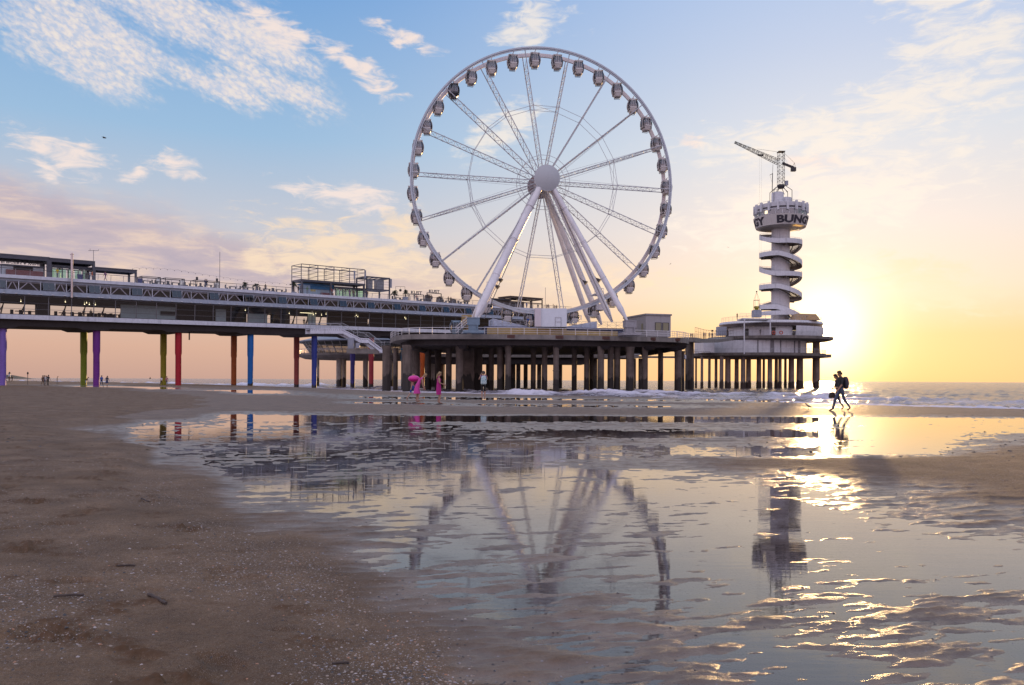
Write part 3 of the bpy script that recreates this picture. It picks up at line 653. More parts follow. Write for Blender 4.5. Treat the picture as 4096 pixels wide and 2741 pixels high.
for x, d in ((2043, 134), (2237, 135), (2423, 137), (2607, 139.8), (2705, 142)):
    X = GX(x, d); m.box(X - .65, X + .65, d - .12, d + .4, PZ - .62, PZ - .1)
    for q in (-.25, .2): m.box(X + q, X + q + .12, d - .2, d - .12, PZ - .5, PZ - .15)
m.build('edge_bracket', mat('rusty_bracket', (.10, .045, .035), .8), plat)
fe = [(x, y) for x, y in poly[:15]]
rail_along([(x * .998, y + .25, PZ) for x, y in fe], 1.12, mat('white_rail', (.72, .70, .72), .4, var=.05), plat, wires=(.3, .62), r=.045, step=2.15)
pil = [(1546, 140, 1.5, 0), (1582, 150, .9, 0), (1628, 136.5, 1.55, 0), (1662, 148, 1.5, 0), (1795, 147, 1.1, 0), (1838, 139, 1.35, 0), (1872, 148, 2.4, 1), (1905, 150, 2.2, 1), (1965, 149, 1., 0), (1999, 142, 1., 0), (2032, 136.4, 1.02, 0),
       (2133, 146, .95, 0), (2178, 142, 1.0, 0), (2224, 136.8, 1., 0), (2297, 145, .95, 0), (2347, 143, 1., 0), (2403, 138, 1.15, 0), (2442, 141, 1.1, 0), (2468, 141.5, 1.15, 0), (2520, 140, 1.45, 0), (2580, 140, 1., 0), (2642, 150, 1., 0), (2712, 144.5, 1.3, 0), (2730, 158, .8, 0),
       (1712, 158, 1.2, 0), (1752, 160, 1.3, 0), (2010, 165, .9, 0), (2365, 168, 1.0, 0), (1615, 160, 1., 0)]
for x, d, wd, sq in pil:
    X = GX(x, d); m = MB()
    if sq: m.box(X - wd / 2, X + wd / 2, d - 1, d + 1.2, -1.9, PZ - 1.76)
    else: m.lathe((X, d, 0), [(wd / 2 * 1.03, -1.9), (wd / 2, 1.2), (wd / 2 * .98, PZ - 2.6), (wd / 2 * 1.15, PZ - 1.9), (wd / 2 * 1.15, PZ - 1.77)], 10)
    if x == 2224: m.lathe((X, d, 0), [(wd / 2 + .08, .6), (wd / 2 + .08, .75)], 10); m.lathe((X, d, 0), [(wd / 2 + .08, 2.9), (wd / 2 + .08, 3.05)], 10)
    m.build('pillar', CONCP, plat, smooth='auto')
# podium and fittings of the wheel
WC = Vector((GX(2169, 142), 142, 36.45)); YAW = R(10); wu = Vector((math.cos(YAW), math.sin(YAW), 0)); wn = Vector((math.sin(YAW), -math.cos(YAW), 0))
def WP(u, n, z): return Vector((WC.x, WC.y, 0)) + wu * u + wn * n + Vector((0, 0, z))
def wbox(m, u0, u1, n0, n1, z0, z1):   # n0<n1 towards the viewer
    return m.hexa([WP(u0, n1, z0), WP(u1, n1, z0), WP(u1, n0, z0), WP(u0, n0, z0), WP(u0, n1, z1), WP(u1, n1, z1), WP(u1, n0, z1), WP(u0, n0, z1)])
PT = 10.45
pod = empty('boarding_podium', WP(0, 0, PZ), 'raised boarding deck of yellow boards with white railings below the wheel', 'podium')
m = MB(); wbox(m, -10.6, 3.2, 4.6, 4.8, PZ, PT - .22); wbox(m, 3.3, 12.5, 4.2, 4.4, PZ, PT - .5); wbox(m, 12.6, 14.2, 3.6, 3.8, PZ, PT - .9)
for z in (9.35, 9.7, 10.): wbox(m, -10.6, 3.2, 4.81, 4.83, z, z + .03)
m.build('timber_cladding', YELL, pod)
m = MB(); wbox(m, -11, 14.3, -9, 4.58, PT - .2, PT); wbox(m, -10.7, 14, -8.8, 4.3, PZ, PT - .2); m.build('boarding_deck', mat('navy_deck', (.05, .06, .13), .6), pod)
rail_along([WP(-9.5, 4.3, PT), WP(13.8, 4.3, PT)], 1.1, mat('thin_rail', (.40, .40, .44), .4, metal=.3), pod, wires=(.5,), r=.03, step=1.5)
rail_along([WP(-9.5, 1.2, PT), WP(-3, 1.2, PT)], 1.05, STEEL, pod, 'queue_railing', wires=(.45,), r=.03, step=.9)
for s in (-1, 1):
    m = MB(); m.hexa([WP(s * 9.3, 2.4, PT), WP(s * 2.5, 2.4, PT), WP(s * 2.5, -2.4, PT), WP(s * 9.3, -2.4, PT), WP(s * 9.3, 2.4, PT + 1.35), WP(s * 2.5, 2.4, PT + .12), WP(s * 2.5, -2.4, PT + .12), WP(s * 9.3, -2.4, PT + 1.35)] if s > 0 else
           [WP(-9.3, 2.4, PT), WP(-2.5, 2.4, PT), WP(-2.5, -2.4, PT), WP(-9.3, -2.4, PT), WP(-9.3, 2.4, PT + 1.5), WP(-2.5, 2.4, PT + .12), WP(-2.5, -2.4, PT + .12), WP(-9.3, -2.4, PT + 1.5)])
    m.build('ramp', mat('pale_blue_ramp', (.50, .56, .68), .5), pod)
for k in range(14):
    u = -9 + k * 1.6
    if -2.2 < u < 3.: continue
    m = MB(); m.path([WP(u, 4.1, PT + .05), WP(u + 1.5, 4.1, PT + 1.0)], .018, 4); m.path([WP(u, 4.1, PT + 1.), WP(u + 1.5, 4.1, PT + .05)], .018, 4); m.build('crossed_panel', RAIL, pod)
# ticket booth
bo = empty('ticket_booth', WP(0.8, 3, PT), 'plain white box cabin in front of the bottom of the wheel', 'booth')
m = MB(); b0 = W(2162, 1308, 137.5); b1 = W(2264, 1237, 137.5); m.box(b0.x, b1.x, 136.2, 139, PT, b1.z); m.build('cabin', mat('white_panel', (.66, .69, .74), .4, var=.04), bo)
m = MB(); m.box(GX(2137, 138), b0.x - .004, 135.9, 139, PT, b1.z + .02); m.build('side_wall', mat('pinkish_panel', (.60, .54, .56), .5, var=.05), bo)
m = MB(); q = W(2220, 1270, 136.1)
for a, b in (((0, 0), (0, -1.5)), ((1, 0), (1, -1.5)), ((0, 0), (1, 0)), ((0, -.75), (1, -.75))): m.bar((q.x + a[0], 136.12, q.z + a[1]), (q.x + b[0], 136.12, q.z + b[1]), .05, .05)
m.build('panel_frame', RAIL, bo)

# ------------------------------------------------------------------ the wheel
wheel = empty('ferris_wheel', WP(0, 0, PT), 'tall white ferris wheel with enclosed cabins standing on the pier', 'ferris wheel')
RW = 23.45
def ring(m, rad, n, w, h, seg=108):
    pts = [WP(0, n, WC.z) + wu * rad * math.sin(2 * math.pi * k / seg) + Vector((0, 0, rad * math.cos(2 * math.pi * k / seg))) for k in range(seg)]
    rings = []
    for k in range(seg):
        a = 2 * math.pi * k / seg; er = wu * math.sin(a) + Vector((0, 0, math.cos(a)))
        rings.append([pts[k] + er * h / 2 * i + wn * w / 2 * j for i, j in ((-1, -1), (1, -1), (1, 1), (-1, 1))])
    rings.append(rings[0]); return m.loft(rings, True, False)
FR = mat('front_rim_paint', (.52, .56, .62), .4, var=.06); BR = mat('rear_rim_paint', (.66, .60, .61), .45, var=.05)
m = MB(); ring(m, RW, 1.15, .22, .26); ring(m, RW - .36, 1.3, .10, .12); ring(m, RW - .18, .95, .08, .34); m.build('front_rim', FR, wheel, smooth='auto')
m = MB(); ring(m, RW - .35, -1.5, .34, .62); m.build('rear_rim', BR, wheel, smooth='auto')
SPK = mat('spoke_paint', (.50, .51, .54), .65, var=.08, spec=.25)
def wr(th, r, n): return WP(0, n, WC.z) + wu * r * math.sin(th) + Vector((0, 0, r * math.cos(th)))
for k in range(18):
    th = R(-9 + 20 * k); m = MB(); r0 = 1.2
    m.tube(wr(th, r0, 1.25), wr(th, RW - .2, 1.15), .085, 6); m.tube(wr(th, r0, -1.6), wr(th, RW - .4, -1.5), .085, 6)
    n = 17
    for j in range(n):
        ra = 2.2 + (RW - 4.2) * j / n; rb = 2.2 + (RW - 4.2) * (j + 1) / n
        m.tube(wr(th, ra, 1.2), wr(th, ra, -1.55), .035, 4, caps=False)
        m.tube(wr(th, ra, 1.2 if j % 2 else -1.55), wr(th, rb, -1.55 if j % 2 else 1.2), .035, 4, caps=False)
        m.tube(wr(th, ra, -1.55 if j % 2 else 1.2), wr(th, rb, 1.2 if j % 2 else -1.55), .02, 3, caps=False)
    for r_ in (8., 13.5, 19.): m.sphere(wr(th, r_, 1.2), .14, 6, 4); m.sphere(wr(th, r_, -1.55), .14, 6, 4)
    m.build('spoke', SPK, wheel)
for rr, nm in ((.57 * RW, 'outer_tie_ring'), (.195 * RW, 'inner_tie_ring')):
    m = MB()
    for k in range(18):
        a, b = R(-9 + 20 * k), R(11 + 20 * k)
        for n in (1.2, -1.55): m.tube(wr(a, rr, n), wr(b, rr, n), .04, 4, caps=False)
        if nm[0] == 'o' and k in (0, 4, 5, 12, 13): m.tube(wr(a, rr, 1.2), wr(b, rr, -1.55), .03, 4); m.tube(wr(a, rr, -1.55), wr(b, rr, 1.2), .03, 4)
    m.build(nm, SPK, wheel)
m = MB()
for k in (4, 5, 13, 14):
    a, b = R(-9 + 20 * k), R(-9 + 20 * k - 20)
    for n in (1.1, -1.45): m.tube(wr(a, 1.6, n), wr(b, RW - .4, n), .022, 4); m.tube(wr(b, 1.6, n), wr(a, RW - .4, n), .022, 4)
m.build('brace_cables', SPK, wheel)
# axle and hub covers
def hub(n, rad, dish, mt, nm):
    rings = []; c0 = WP(0, n, WC.z)
    prof = [(rad, 0)] + [(rad * (1 - j / 14.) - (.0 if j % 2 else .03), dish * (1 - (1 - j / 14.) ** 2)) for j in range(0, 14)] + [(.02, dish)]
    for r_, h in [(rad * .96, -.5)] + prof:
        rings.append([c0 + wn * h * (1 if n > 0 else -1) + wu * r_ * math.cos(t * 2 * math.pi / 40) + Vector((0, 0, r_ * math.sin(t * 2 * math.pi / 40))) for t in range(40)])
    m = MB(); m.loft(rings); return m.build(nm, mt, wheel, smooth='auto')
HUBM = bpy.data.materials.new('hub_cover_paint'); HUBM.use_nodes = True; N = NT(HUBM.node_tree); b = HUBM.node_tree.nodes['Principled BSDF']
tcn = N.n('ShaderNodeTexCoord'); dd = N.v('LENGTH', N.v('SUBTRACT', N.n('ShaderNodeNewGeometry').outputs['Position'], tuple(WP(0, 3.5, WC.z))))
rg = N.m('SINE', N.m('MULTIPLY', dd, 42.)); N.put(b.inputs['Base Color'], N.mix(N.ss(rg, -.2, .7), (.38, .40, .42), (.58, .60, .62))); b.inputs['Roughness'].default_value = .5
hub(3.3, 2.3, .55, HUBM, 'front_hub_cover'); hub(-3.5, 2.2, .3, mat('hub_back', (.30, .22, .22), .6), 'rear_hub_cover')
m = MB(); m.tube(WP(0, 3.0, WC.z), WP(0, -3.2, WC.z), .9, 16); m.tube(WP(0, 1.6, WC.z), WP(0, -2, WC.z), 1.35, 18); m.build('axle', BR, wheel, smooth='auto')
# legs
feet = [((13, 8.), 2.5, .47, True), ((11.8, 3.4), 1.9, .5, True), ((11.8, -3.2), -1.9, .5, False), ((11., -8.), -2.6, .47, False),
        ((-13, 8.), 2.5, .62, True), ((-12.2, 5.2), 1.9, .45, True), ((-11.8, -3.2), -1.9, .45, False), ((-12.0, -7.), -2.6, .5, False)]
for (u, n), nt, r_, front in feet:
    a = WP(u, n, 11.6 if abs(u) > 11.5 else 11.9); b = WP(math.copysign(.55, u), nt, WC.z - .3); m = MB()
    k = a.lerp(b, .085); m.tube(a, k, r_ * .35, 10, r2=r_ * 1.12); m.tube(k, a.lerp(b, .55), r_ * 1.05, 12, r2=r_ * 1.05); m.tube(a.lerp(b, .55), b, r_ * 1.0, 12, r2=r_ * .9)
    for f in (.3, .55, .56, .8): c = a.lerp(b, f); dz = (b - a).normalized(); m.tube(c - dz * .06, c + dz * .06, r_ * 1.16, 12)
    m.build('leg', WHITE2, wheel, smooth='auto')
m = MB()   # braces, ladders and landings between the legs
for s in (-1, 1):
    for n0, n1 in ((8, 3.4), (-3.2, -8)):
        for f in (.22,):
            pass
    p0 = WP(s * 11.2, 5.6, 11.6); p1 = WP(s * .7, 2.2, WC.z - 1)
    for o_ in (-.22, .22):
        m.tube(p0 + wn * o_, p1 + wn * o_, .04, 4)
    for j in range(70): c = p0.lerp(p1, j / 70); m.tube(c - wn * .22, c + wn * .22, .022, 4, caps=False)
m.build('ladder', STEEL, wheel)
for s, zz in ((-1, 17.2), (1, 16.6)):
    u = s * 9.6; m = MB()
    m.cbox(WP(u, 1., zz), 1.7, 3.6, .1, YAW)
    for z in (.5, 1.): m.path([WP(u - .8, 2.7, zz + z), WP(u + .8, 2.7, zz + z), WP(u + .8, -.7, zz + z)], .035, 4)
    for q in ((-.8, 2.7), (.8, 2.7), (.8, -.7)): m.tube(WP(u + q[0], q[1], zz), WP(u + q[0], q[1], zz + 1), .035, 4)
    m.cbox(WP(u + s * .7, .3, zz - 2.2), 1.6, 3.2, 1.0, YAW, None); m.build('drive_platform', WHITE2, wheel)
for (u, n, z) in ((-8.9, 5.3, 18.6), (-9.4, 5.1, 17.5), (7.0, 1.2, 19.1), (8.9, 3.2, 19.3)):
    c = WP(u, n, z); m = MB(); m.tube(c, c + Vector((.65, -.15, -.55)), .08, 8, r2=.42); m.tube(c, c + Vector((-.5, .2, .5)), .04, 4); m.build('floodlight', DKFR, wheel)
for s in (-1, 1):
    m = MB(); c = WP(s * 13.4, 8.2, 0); m.cbox((c.x, c.y, 10.9), 1.9, 1.6, 1.1, YAW); m.cbox((c.x - .0, c.y, 9.9), 1.5, 1.3, .9, YAW); m.cbox((c.x, c.y, 11.5), 2.0, 1.75, .12, YAW)
    m.cbox((c.x, c.y, 9.22), 3.2, 3., .42, YAW)
    for q in (-.7, .7): m.cbox((c.x + q, c.y - .68, 10.1), .12, .1, 1.3, YAW)
    m.build('foot_block', BLGR if s < 0 else mat('grey_block', (.30, .29, .31), .6), wheel)
# cabins
def cabin_meshes():
    hw, hd = .98, 1.0
    prof = [(-2.62, .52), (-2.35, .72), (-1.9, .93), (-1.4, 1.0), (-.9, .95), (-.55, .80), (-.38, .62)]
    body = MB()
    def sec(z, f, n=16, e=3.2):
        out = []
        for i in range(n):
            t = 2 * math.pi * (i + .5) / n; c_, s_ = math.cos(t), math.sin(t)
            out.append((hw * f * math.copysign(abs(c_) ** (2 / e), c_), hd * (f * .5 + .5) * math.copysign(abs(s_) ** (2 / e), s_), z))
        return out
    shell = MB(); shell.loft([sec(z, f) for z, f in prof[:2]] + [sec(-1.98, .915)]); shell.loft([sec(-.56, .81), sec(-.38, .64), sec(-.30, .3)])
    shell.cbox((0, 0, -.34), 1.5, 1.55, .16)
    for i in range(0, 16): # ribs
        if i in (0, 3, 4, 7, 8, 11, 12, 15): shell.path([Vector(sec(z, f * 1.01)[i]) for z, f in prof[1:6]], .055 if i not in (3, 4, 11, 12) else .035, 5)
    for x in (-.34, 0, .34):
        for s in (-1, 1): shell.tube((x, s * .98, -2.0), (x, s * .93, -.6), .03 if x else .045, 4)
    for s in (-1, 1):
        shell.box(-.6, .6, s * .96 - .03, s * .96 + .03, -1.98, -1.74)
    hang = MB(); hang.path([(-.72, 0, -.24), (-.3, 0, -.18), (0, 0, .12), (.3, 0, -.18), (.72, 0, -.24)], .06, 5); hang.tube((0, -.9, .1), (0, .9, .1), .07, 6); hang.box(-.8, -.6, -.3, .3, -.3, -.1); hang.box(.6, .8, -.3, .3, -.3, -.1)
    win = MB(); win.loft([sec(z, f * .97) for z, f in ((-1.97, .92), (-1.4, .99), (-.9, .94), (-.57, .80))], caps=False)
    seats = MB(); 
    for s in (-1, 1): seats.box(s * .62 - .18, s * .62 + .18, -.7, .7, -2.3, -1.75); seats.box(s * .82 - .05, s * .82 + .05, -.7, .7, -1.75, -1.15)
    seats.box(-.06, .06, -.06, .06, -2.3, -.4)
    foot = MB(); foot.path([(-.5, -.55, -2.8), (.5, -.55, -2.8)], .04, 4); foot.path([(-.5, .55, -2.8), (.5, .55, -2.8)], .04, 4)
    for x in (-.48, .48):
        foot.tube((x, -.55, -2.8), (x, .55, -2.8), .03, 4)
        for y in (-.55, .55): foot.tube((x, y, -2.82), (x, y, -2.6), .03, 4)
    return shell, win, seats, foot, hang
CAB = mat('cabin_shell', (.62, .58, .56), .4, var=.06); CABW = glassmat('cabin_glass', (.30, .27, .30), .12); SEATM = mat('cabin_seat', (.04, .035, .035), .7)
CABD = mat('black_cabin_shell', (.035, .035, .045), .3)
sh, wi, se, fo_, ha = cabin_meshes(); proto = None
for k in range(36):
    th = R(-4 + 10 * k); c = wr(th, RW - .42, -.1)
    if proto is None:
        root = sh.build('cabin', CAB, wheel, at=c, local=True, smooth='auto'); kids = []
        root.rotation_euler = (0, 0, YAW)
        for mb, nm, mt in ((wi, 'cabin_window', CABW), (se, 'cabin_seat', SEATM), (fo_, 'cabin_step', DKFR), (ha, 'cabin_hanger', BR)):
            q = mb.build(nm, mt, None, local=True); q.parent = root; kids.append(q)
        proto = root
    else:
        r_ = copy_part(proto, wheel, c, rot=(R(random.uniform(-2, 2)), R(random.uniform(-2.5, 2.5)), YAW + R(random.uniform(-9, 9))))
        for q in kids:
            d = q.copy(); col.objects.link(d); d.parent = r_
        if k == 32 or k == 33: pass
        if k == 33 - 0 and False: pass
        if abs(math.degrees(th) - 316) < 1 :
            me = r_.data.copy(); me.materials.clear(); me.materials.append(CABD); r_.data = me; r_['label'] = 'black cabin'
# spare cabin, container
sp_ = empty('spare_cabin', W(1825, 1330, 136) * 1, 'grey wheel cabin parked on the platform behind the railing', 'cabin')
spz = Vector((GX(1825, 137.5), 137.5, PZ)); sp_.location = spz; bpy_origin[sp_.name] = spz
for mb, nm, mt in ((sh, 'shell', BLGR), (wi, 'window', GLASSD), (se, 'seat', SEATM)):
    q = mb.build(nm, mt, None, local=True); q.parent = sp_; q.location = (0, 0, 2.75); q.scale = (1.15, 1.1, 1.)
co = empty('site_cabin', W(2600, 1330, 144), 'grey flat roofed container cabin with two windows at the right of the platform', 'cabin')
A = W(2583, 0, 143.0); B = W(2682, 0, 144.3); C_ = W(2495, 0, 152.); z0 = PZ + .25; z1 = W(2600, 1262, 143.6).z
Ap, Bp, Cp = [Vector((q.x, q.y, 0)) for q in (A, B, C_)]; ex = (Bp - Ap); ey = (Cp - Ap)
def cb(m, f0, f1, g0, g1, za, zb):
    q = [Ap + ex * f + ey * g for f, g in ((f0, g0), (f1, g0), (f1, g1), (f0, g1))]; return m.hexa([v + Vector((0, 0, za)) for v in q] + [v + Vector((0, 0, zb)) for v in q])
m = MB(); cb(m, 0, 1, 0, 1, z0, z1); cb(m, .05, .95, .05, .95, PZ, z0); m.build('body', mat('grey_panel', (.34, .32, .33), .5, var=.05, joints=.3), co)
m = MB(); cb(m, -.03, 1.03, -.02, 1.02, z1 + .003, z1 + .28); m.build('roof', mat('roof_grey', (.26, .25, .26), .6), co)
for f0, f1 in ((.38, .60), (.68, .90)):
    m = MB(); cb(m, f0, f1, -.006, .002, z0 + 1.1, z0 + 2.5); w = m.build('window', mat('window_blind', (.24, .22, .14), .35, var=.05), co)
    m = MB()
    cb(m, f0 - .02, f0, -.01, .002, z0 + 1.05, z0 + 2.55); cb(m, f1, f1 + .02, -.01, .002, z0 + 1.05, z0 + 2.55); cb(m, f0, f1, -.01, .002, z0 + 1.04, z0 + 1.1); cb(m, f0, f1, -.01, .002, z0 + 2.5, z0 + 2.56)
    q = m.build('window_frame', DKFR, co); q.parent = w; q.location = bpy_origin[q.name] - bpy_origin[w.name]
m = MB(); cb(m, -.008, .002, .12, .2, z0 + 1., z0 + 2.4); m.build('side_window', mat('window_blind', (0, 0, 0)), co)
ld = empty('access_steps', W(1850, 1340, 136), 'blue steel steps with white handrails beside the left foot of the wheel', 'steps')
m = MB(); a = W(1823, 1333, 135.6); b = W(1868, 1292, 135.6)
for k in range(8):
    q = a.lerp(b, k / 7); m.box(q.x, q.x + .45, 135.2, 136.6, q.z - .02 - 0 * k, q.z + .03)
m.build('treads', BLGR, ld)
m = MB()
for y in (135.2, 136.6):
    for h in (0., .5, 1.): m.tube((a.x, y, a.z + h), (b.x, y, b.z + h), .04, 5)
    for f in (0, .5, 1): q = a.lerp(b, f); m.tube((q.x, y, q.z), (q.x, y, q.z + 1), .035, 5)
m.build('handrail', WHITE2, ld)
wl = MB(); 
for k in range(10): wl.box(GX(1868, 137), GX(1886, 137), 136.9, 137.1, PZ + .35 * k + .02, PZ + .35 * k + .34)
for k in range(9): wl.box(GX(1845, 137.6) - .0, GX(1868, 137.6), 137.5, 137.6, PZ + .9 + .3 * k, PZ + .9 + .3 * k + .2)
tag(wl.build('timber_screen', YELL), 'stack of yellow timber boards standing left of the blue grey foot block', 'timber screen')
# ------------------------------------------------------------------ things on the upper deck of the pier
def frame(m, u0, u1, v0, v1, z0, z1, w=.35, nx=1, slabt=.0):
    for v in (v0, v1):
        for k in range(nx + 1):
            u = u0 + (u1 - u0) * k / nx; m.bar(PV(u, v, z0), PV(u, v, z1), w, w)
        m.bar(PV(u0 - w / 2, v, z1), PV(u1 + w / 2, v, z1), w * .9, w * 1.2)
    for k in range(nx + 1):
        u = u0 + (u1 - u0) * k / nx; m.bar(PV(u, v0, z1 + .01), PV(u, v1, z1 + .01), w * .9, w * 1.15)
    if slabt: m.hexa([PV(u0 - .2, v0 - .2, z1 + .22), PV(u1 + .2, v0 - .2, z1 + .22), PV(u1 + .2, v1 + .2, z1 + .22), PV(u0 - .2, v1 + .2, z1 + .22), PV(u0 - .2, v0 - .2, z1 + .22 + slabt), PV(u1 + .2, v0 - .2, z1 + .22 + slabt), PV(u1 + .2, v1 + .2, z1 + .22 + slabt), PV(u0 - .2, v1 + .2, z1 + .22 + slabt)])
DZ = 18.2; FRM = mat('pergola_steel', (.075, .075, .095), .5)
k1 = empty('burger_kiosk', PV(U(60, 1), 1, DZ), 'dark framed roof kiosk with white tiled wall and open letter sign at the far left', 'kiosk')
m = MB(); frame(m, U(-140, .5), U(190, .5), .5, 5, DZ, 21.3, .4, 1, .25); frame(m, U(191, .5) + .25, U(372, .5), .5, 5, DZ, 21.3, .4, 1, .18); m.build('pergola_frame', FRM, k1)
m = MB(); pbox(m, U(5, 1.5), U(172, 1.5), 1.5, 4.5, DZ, 19.98); pbox(m, U(-30, 1.5), U(3, 1.5), 1.6, 4.5, DZ, 19.98); m.build('wall', mat('white_tile', (.46, .50, .54), .4, var=.05), k1)
m = MB(); pbox(m, U(0, 1.5), U(176, 1.5), 1.1, 4.7, 20.0, 20.2); m.build('roof', FRM, k1)
m = MB(); pbox(m, U(52, 1.4), U(130, 1.4), 1.44, 1.495, 19.3, 19.95); m.build('serving_hatch', INT, k1)
m = MB(); pbox(m, U(22, 1.2), U(170, 1.2), 1.1, 1.43, DZ, 19.35); m.build('counter', mat('red_counter', (.16, .03, .025), .6), k1)
vs, fs = text_mb('BURGERS & WINES', 1.0, .04, .022); xw = max(v.x for v in vs) - min(v.x for v in vs); uc = U(86, 1.15); L_ = U(170, 1.15) - U(2, 1.15)
for nm, zb, k_ in (('letter_sign', 20.72, 1), ('letter_sign_reflection', 20.68, -1)):
    m = MB(); m.add([PV(uc + v.x * L_ / xw, 1.15 - v.z, zb + k_ * v.y * .52) for v in vs], fs); m.build(nm, DKFR, k1)  # flipped lower row is the sign's reflection, modelled as dark letters
gk = empty('glass_pavilion', PV(U(240, 1), 1, DZ), 'glazed pavilion with pale green panes right of the burger kiosk', 'pavilion')
m = MB(); frame(m, U(192, 1.2) + .5, U(371, 1.2), 1.3, 4.2, DZ, 20.3, .16, 4, .14); m.build('frame', FRM, gk)
for x0, x1 in ((196, 262), (268, 285), (292, 322), (325, 345)):
    m = MB(); pbox(m, U(x0, 1.3) + .2, U(x1, 1.3), 1.28, 1.3, DZ + .1, 20.1); m.build('pane', glassmat('green_glass', (.62, .86, .74), .10), gk)
pk = empty('pergola', PV(U(450, 1), 1, DZ), 'low open steel pergola on the roof deck right of the glass pavilion', 'pergola')
m = MB(); frame(m, U(376, .5), U(541, .5), .5, 4.2, DZ, 20.35, .32, 1, .16); m.build('frame', FRM, pk)
m = MB(); a = PV(U(371, .4), .3, 21.5); m.tube(a, a + Vector((0, 0, 2.1)), .04, 5); m.tube(a + Vector((-.9, 0, 2.)), a + Vector((.9, 0, 2.)), .035, 4); m.tube(a + Vector((-.6, 0, 2.)), a + Vector((-.6, 0, 2.35)), .03, 4); m.tube(a + Vector((.9, 0, 2.)), a + Vector((.9, 0, 2.25)), .03, 4)
tag(m.build('weather_mast', STEEL), 'thin mast with a crossbar on the corner of the kiosk roof', 'mast')
m = MB(); a = PV(U(286, -2.6), -2.55, 14.9); m.tube(a, a + Vector((0, 0, 7.2)), .19, 12); m.tube(a + Vector((0, 0, 7.2)), a + Vector((0, 0, 7.3)), .30, 12); m.tube(a + Vector((0, 0, 7.3)), a + Vector((0, 0, 7.5)), .16, 12)
tag(m.build('flue_pipe', mat('shiny_flue', (.5, .45, .45), .25, metal=.8)), 'tall shiny metal flue rising up the face of the pier', 'flue')
for x, h in ((877, 7.2),):
    m = MB(); a = PV(U(x, .5), .5, DZ); m.tube(a, a + Vector((0, 0, h)), .045, 5); tag(m.build('flag_pole', STEEL), 'thin bare pole on the roof deck between the kiosk and the scaffold', 'pole')
m = MB(); a = PV(U(2180, 3), 3, DZ); m.tube(a, a + Vector((0, 0, 6.4)), .05, 5); tag(m.build('flag_pole', STEEL), 'thin bare pole on the roof deck behind the bottom of the wheel', 'pole')
# scaffold tower and plant deck
sf = empty('roof_scaffold', PV(U(1320, 1), 1, DZ), 'tall empty steel scaffold frame standing on the roof deck over a blue bar', 'scaffold')
u0, u1, v0, v1, za, zb = U(1203, .5), U(1457, .5), .5, 4.6, 21.45, 24.55
m = MB()
for k in range(5):
    u = u0 + (u1 - u0) * k / 4
    for v in (v0, v1): m.bar(PV(u, v, za), PV(u, v, zb), .13, .13)
    for z in (za + .75, za + 1.6, za + 2.4, zb):
        if k in (0, 4) or z in (zb,) or k % 1 == 0: m.bar(PV(u, v0, z), PV(u, v1, z), .09, .09)
for k in range(4):
    u = u0 + (u1 - u0) * (k + .5) / 4; m.bar(PV(u, v0, za), PV(u, v0, zb), .06, .06)
for v in (v0, v1):
    m.bar(PV(u0, v, zb), PV(u1, v, zb), .13, .15)
    for z in (za + .75, za + 1.6, za + 2.4): m.bar(PV(u0, v, z), PV(u1, v, z), .05, .06)
m.build('open_frame', STEEL, sf)
m = MB(); pbox(m, u0 - .1, u1 + .1, v0 - .1, v1 + .1, za - .42, za - .02)
for u in (u0 + .2, (u0 * .55 + u1 * .45), u1 - .2):
    for v in (v0, v1): m.bar(PV(u, v, DZ), PV(u, v, za - .42), .36, .36)
m.build('support_frame', FRM, sf)
for x, z_, sx in ((1458, 22.6, .4), (1415, 22.3, .35)):
    m = MB(); c = PV(U(x, .4), .3, z_); m.cbox(c + Vector((0, 0, .9)), .35, .2, 1.8, .3); m.build('antenna_panel', GREYF, sf)
s2 = empty('plant_deck', PV(U(1510, 1), 1, DZ), 'smaller two level steel deck with grey cabinets right of the tall scaffold', 'scaffold')
u0, u1 = U(1460, .5) + .3, U(1556, .5); m = MB(); frame(m, u0, u1, .5, 4.6, DZ, 23.05, .26, 1); pbox(m, u0, u1, .5, 4.6, 20.25, 20.5)
for k in range(1, 5): m.bar(PV(u0 + (u1 - u0) * k / 5, .5, 23.05), PV(u0 + (u1 - u0) * k / 5, 4.6, 23.05), .1, .12)
for z in (21., 21.6, 22.2): m.bar(PV(u0, .5, z), PV(u1, .5, z), .04, .04)
m.build('frame', FRM, s2)
for x0, x1 in ((1470, 1485), (1502, 1530)):
    m = MB(); pbox(m, U(x0, 2), U(x1, 2), 1.6, 2.8, 20.52, 22.7); m.build('cabinet', mat('grey_cabinet', (.30, .31, .34), .5), s2)
m = MB(); c = PV(u1 + .3, .4, 21.1); m.cbox(c + Vector((0, 0, .9)), .45, .25, 2.0, .3); m.build('antenna_panel', GREYF, s2)
bar_ = empty('beach_bar', PV(U(1300, 2), 2, DZ), 'roof bar with a pale blue and white wall under the scaffold', 'bar')
m = MB(); pbox(m, U(1215, 2), U(1335, 2), 2.4, 4.2, DZ, 20.55); m.build('wall', mat('pale_blue_wall', (.36, .48, .58), .6), bar_)
m = MB(); pbox(m, U(1210, 2), U(1338, 2), 2.2, 4.4, 20.56, 20.8); pbox(m, U(1243, 2), U(1335, 2), 2.36, 2.395, 19.75, 20.5); m.build('blue_band', mat('blue_band', (.03, .16, .34), .5), bar_)
m = MB(); pbox(m, U(1244, 2), U(1264, 2), 2.37, 2.395, 19.2, 19.6); m.build('yellow_patch', mat('yellow_sign', (.5, .42, .10), .5), bar_)
m = MB(); pbox(m, U(1285, 1.4), U(1333, 1.4), 1.4, 1.9, DZ, 19.); m.build('counter', mat('red_counter', (.16, .03, .025), .6), bar_)
gh = empty('glass_lounge', PV(U(1390, 2), 2, DZ), 'glass fronted lounge under the scaffold right of the blue bar', 'pavilion')
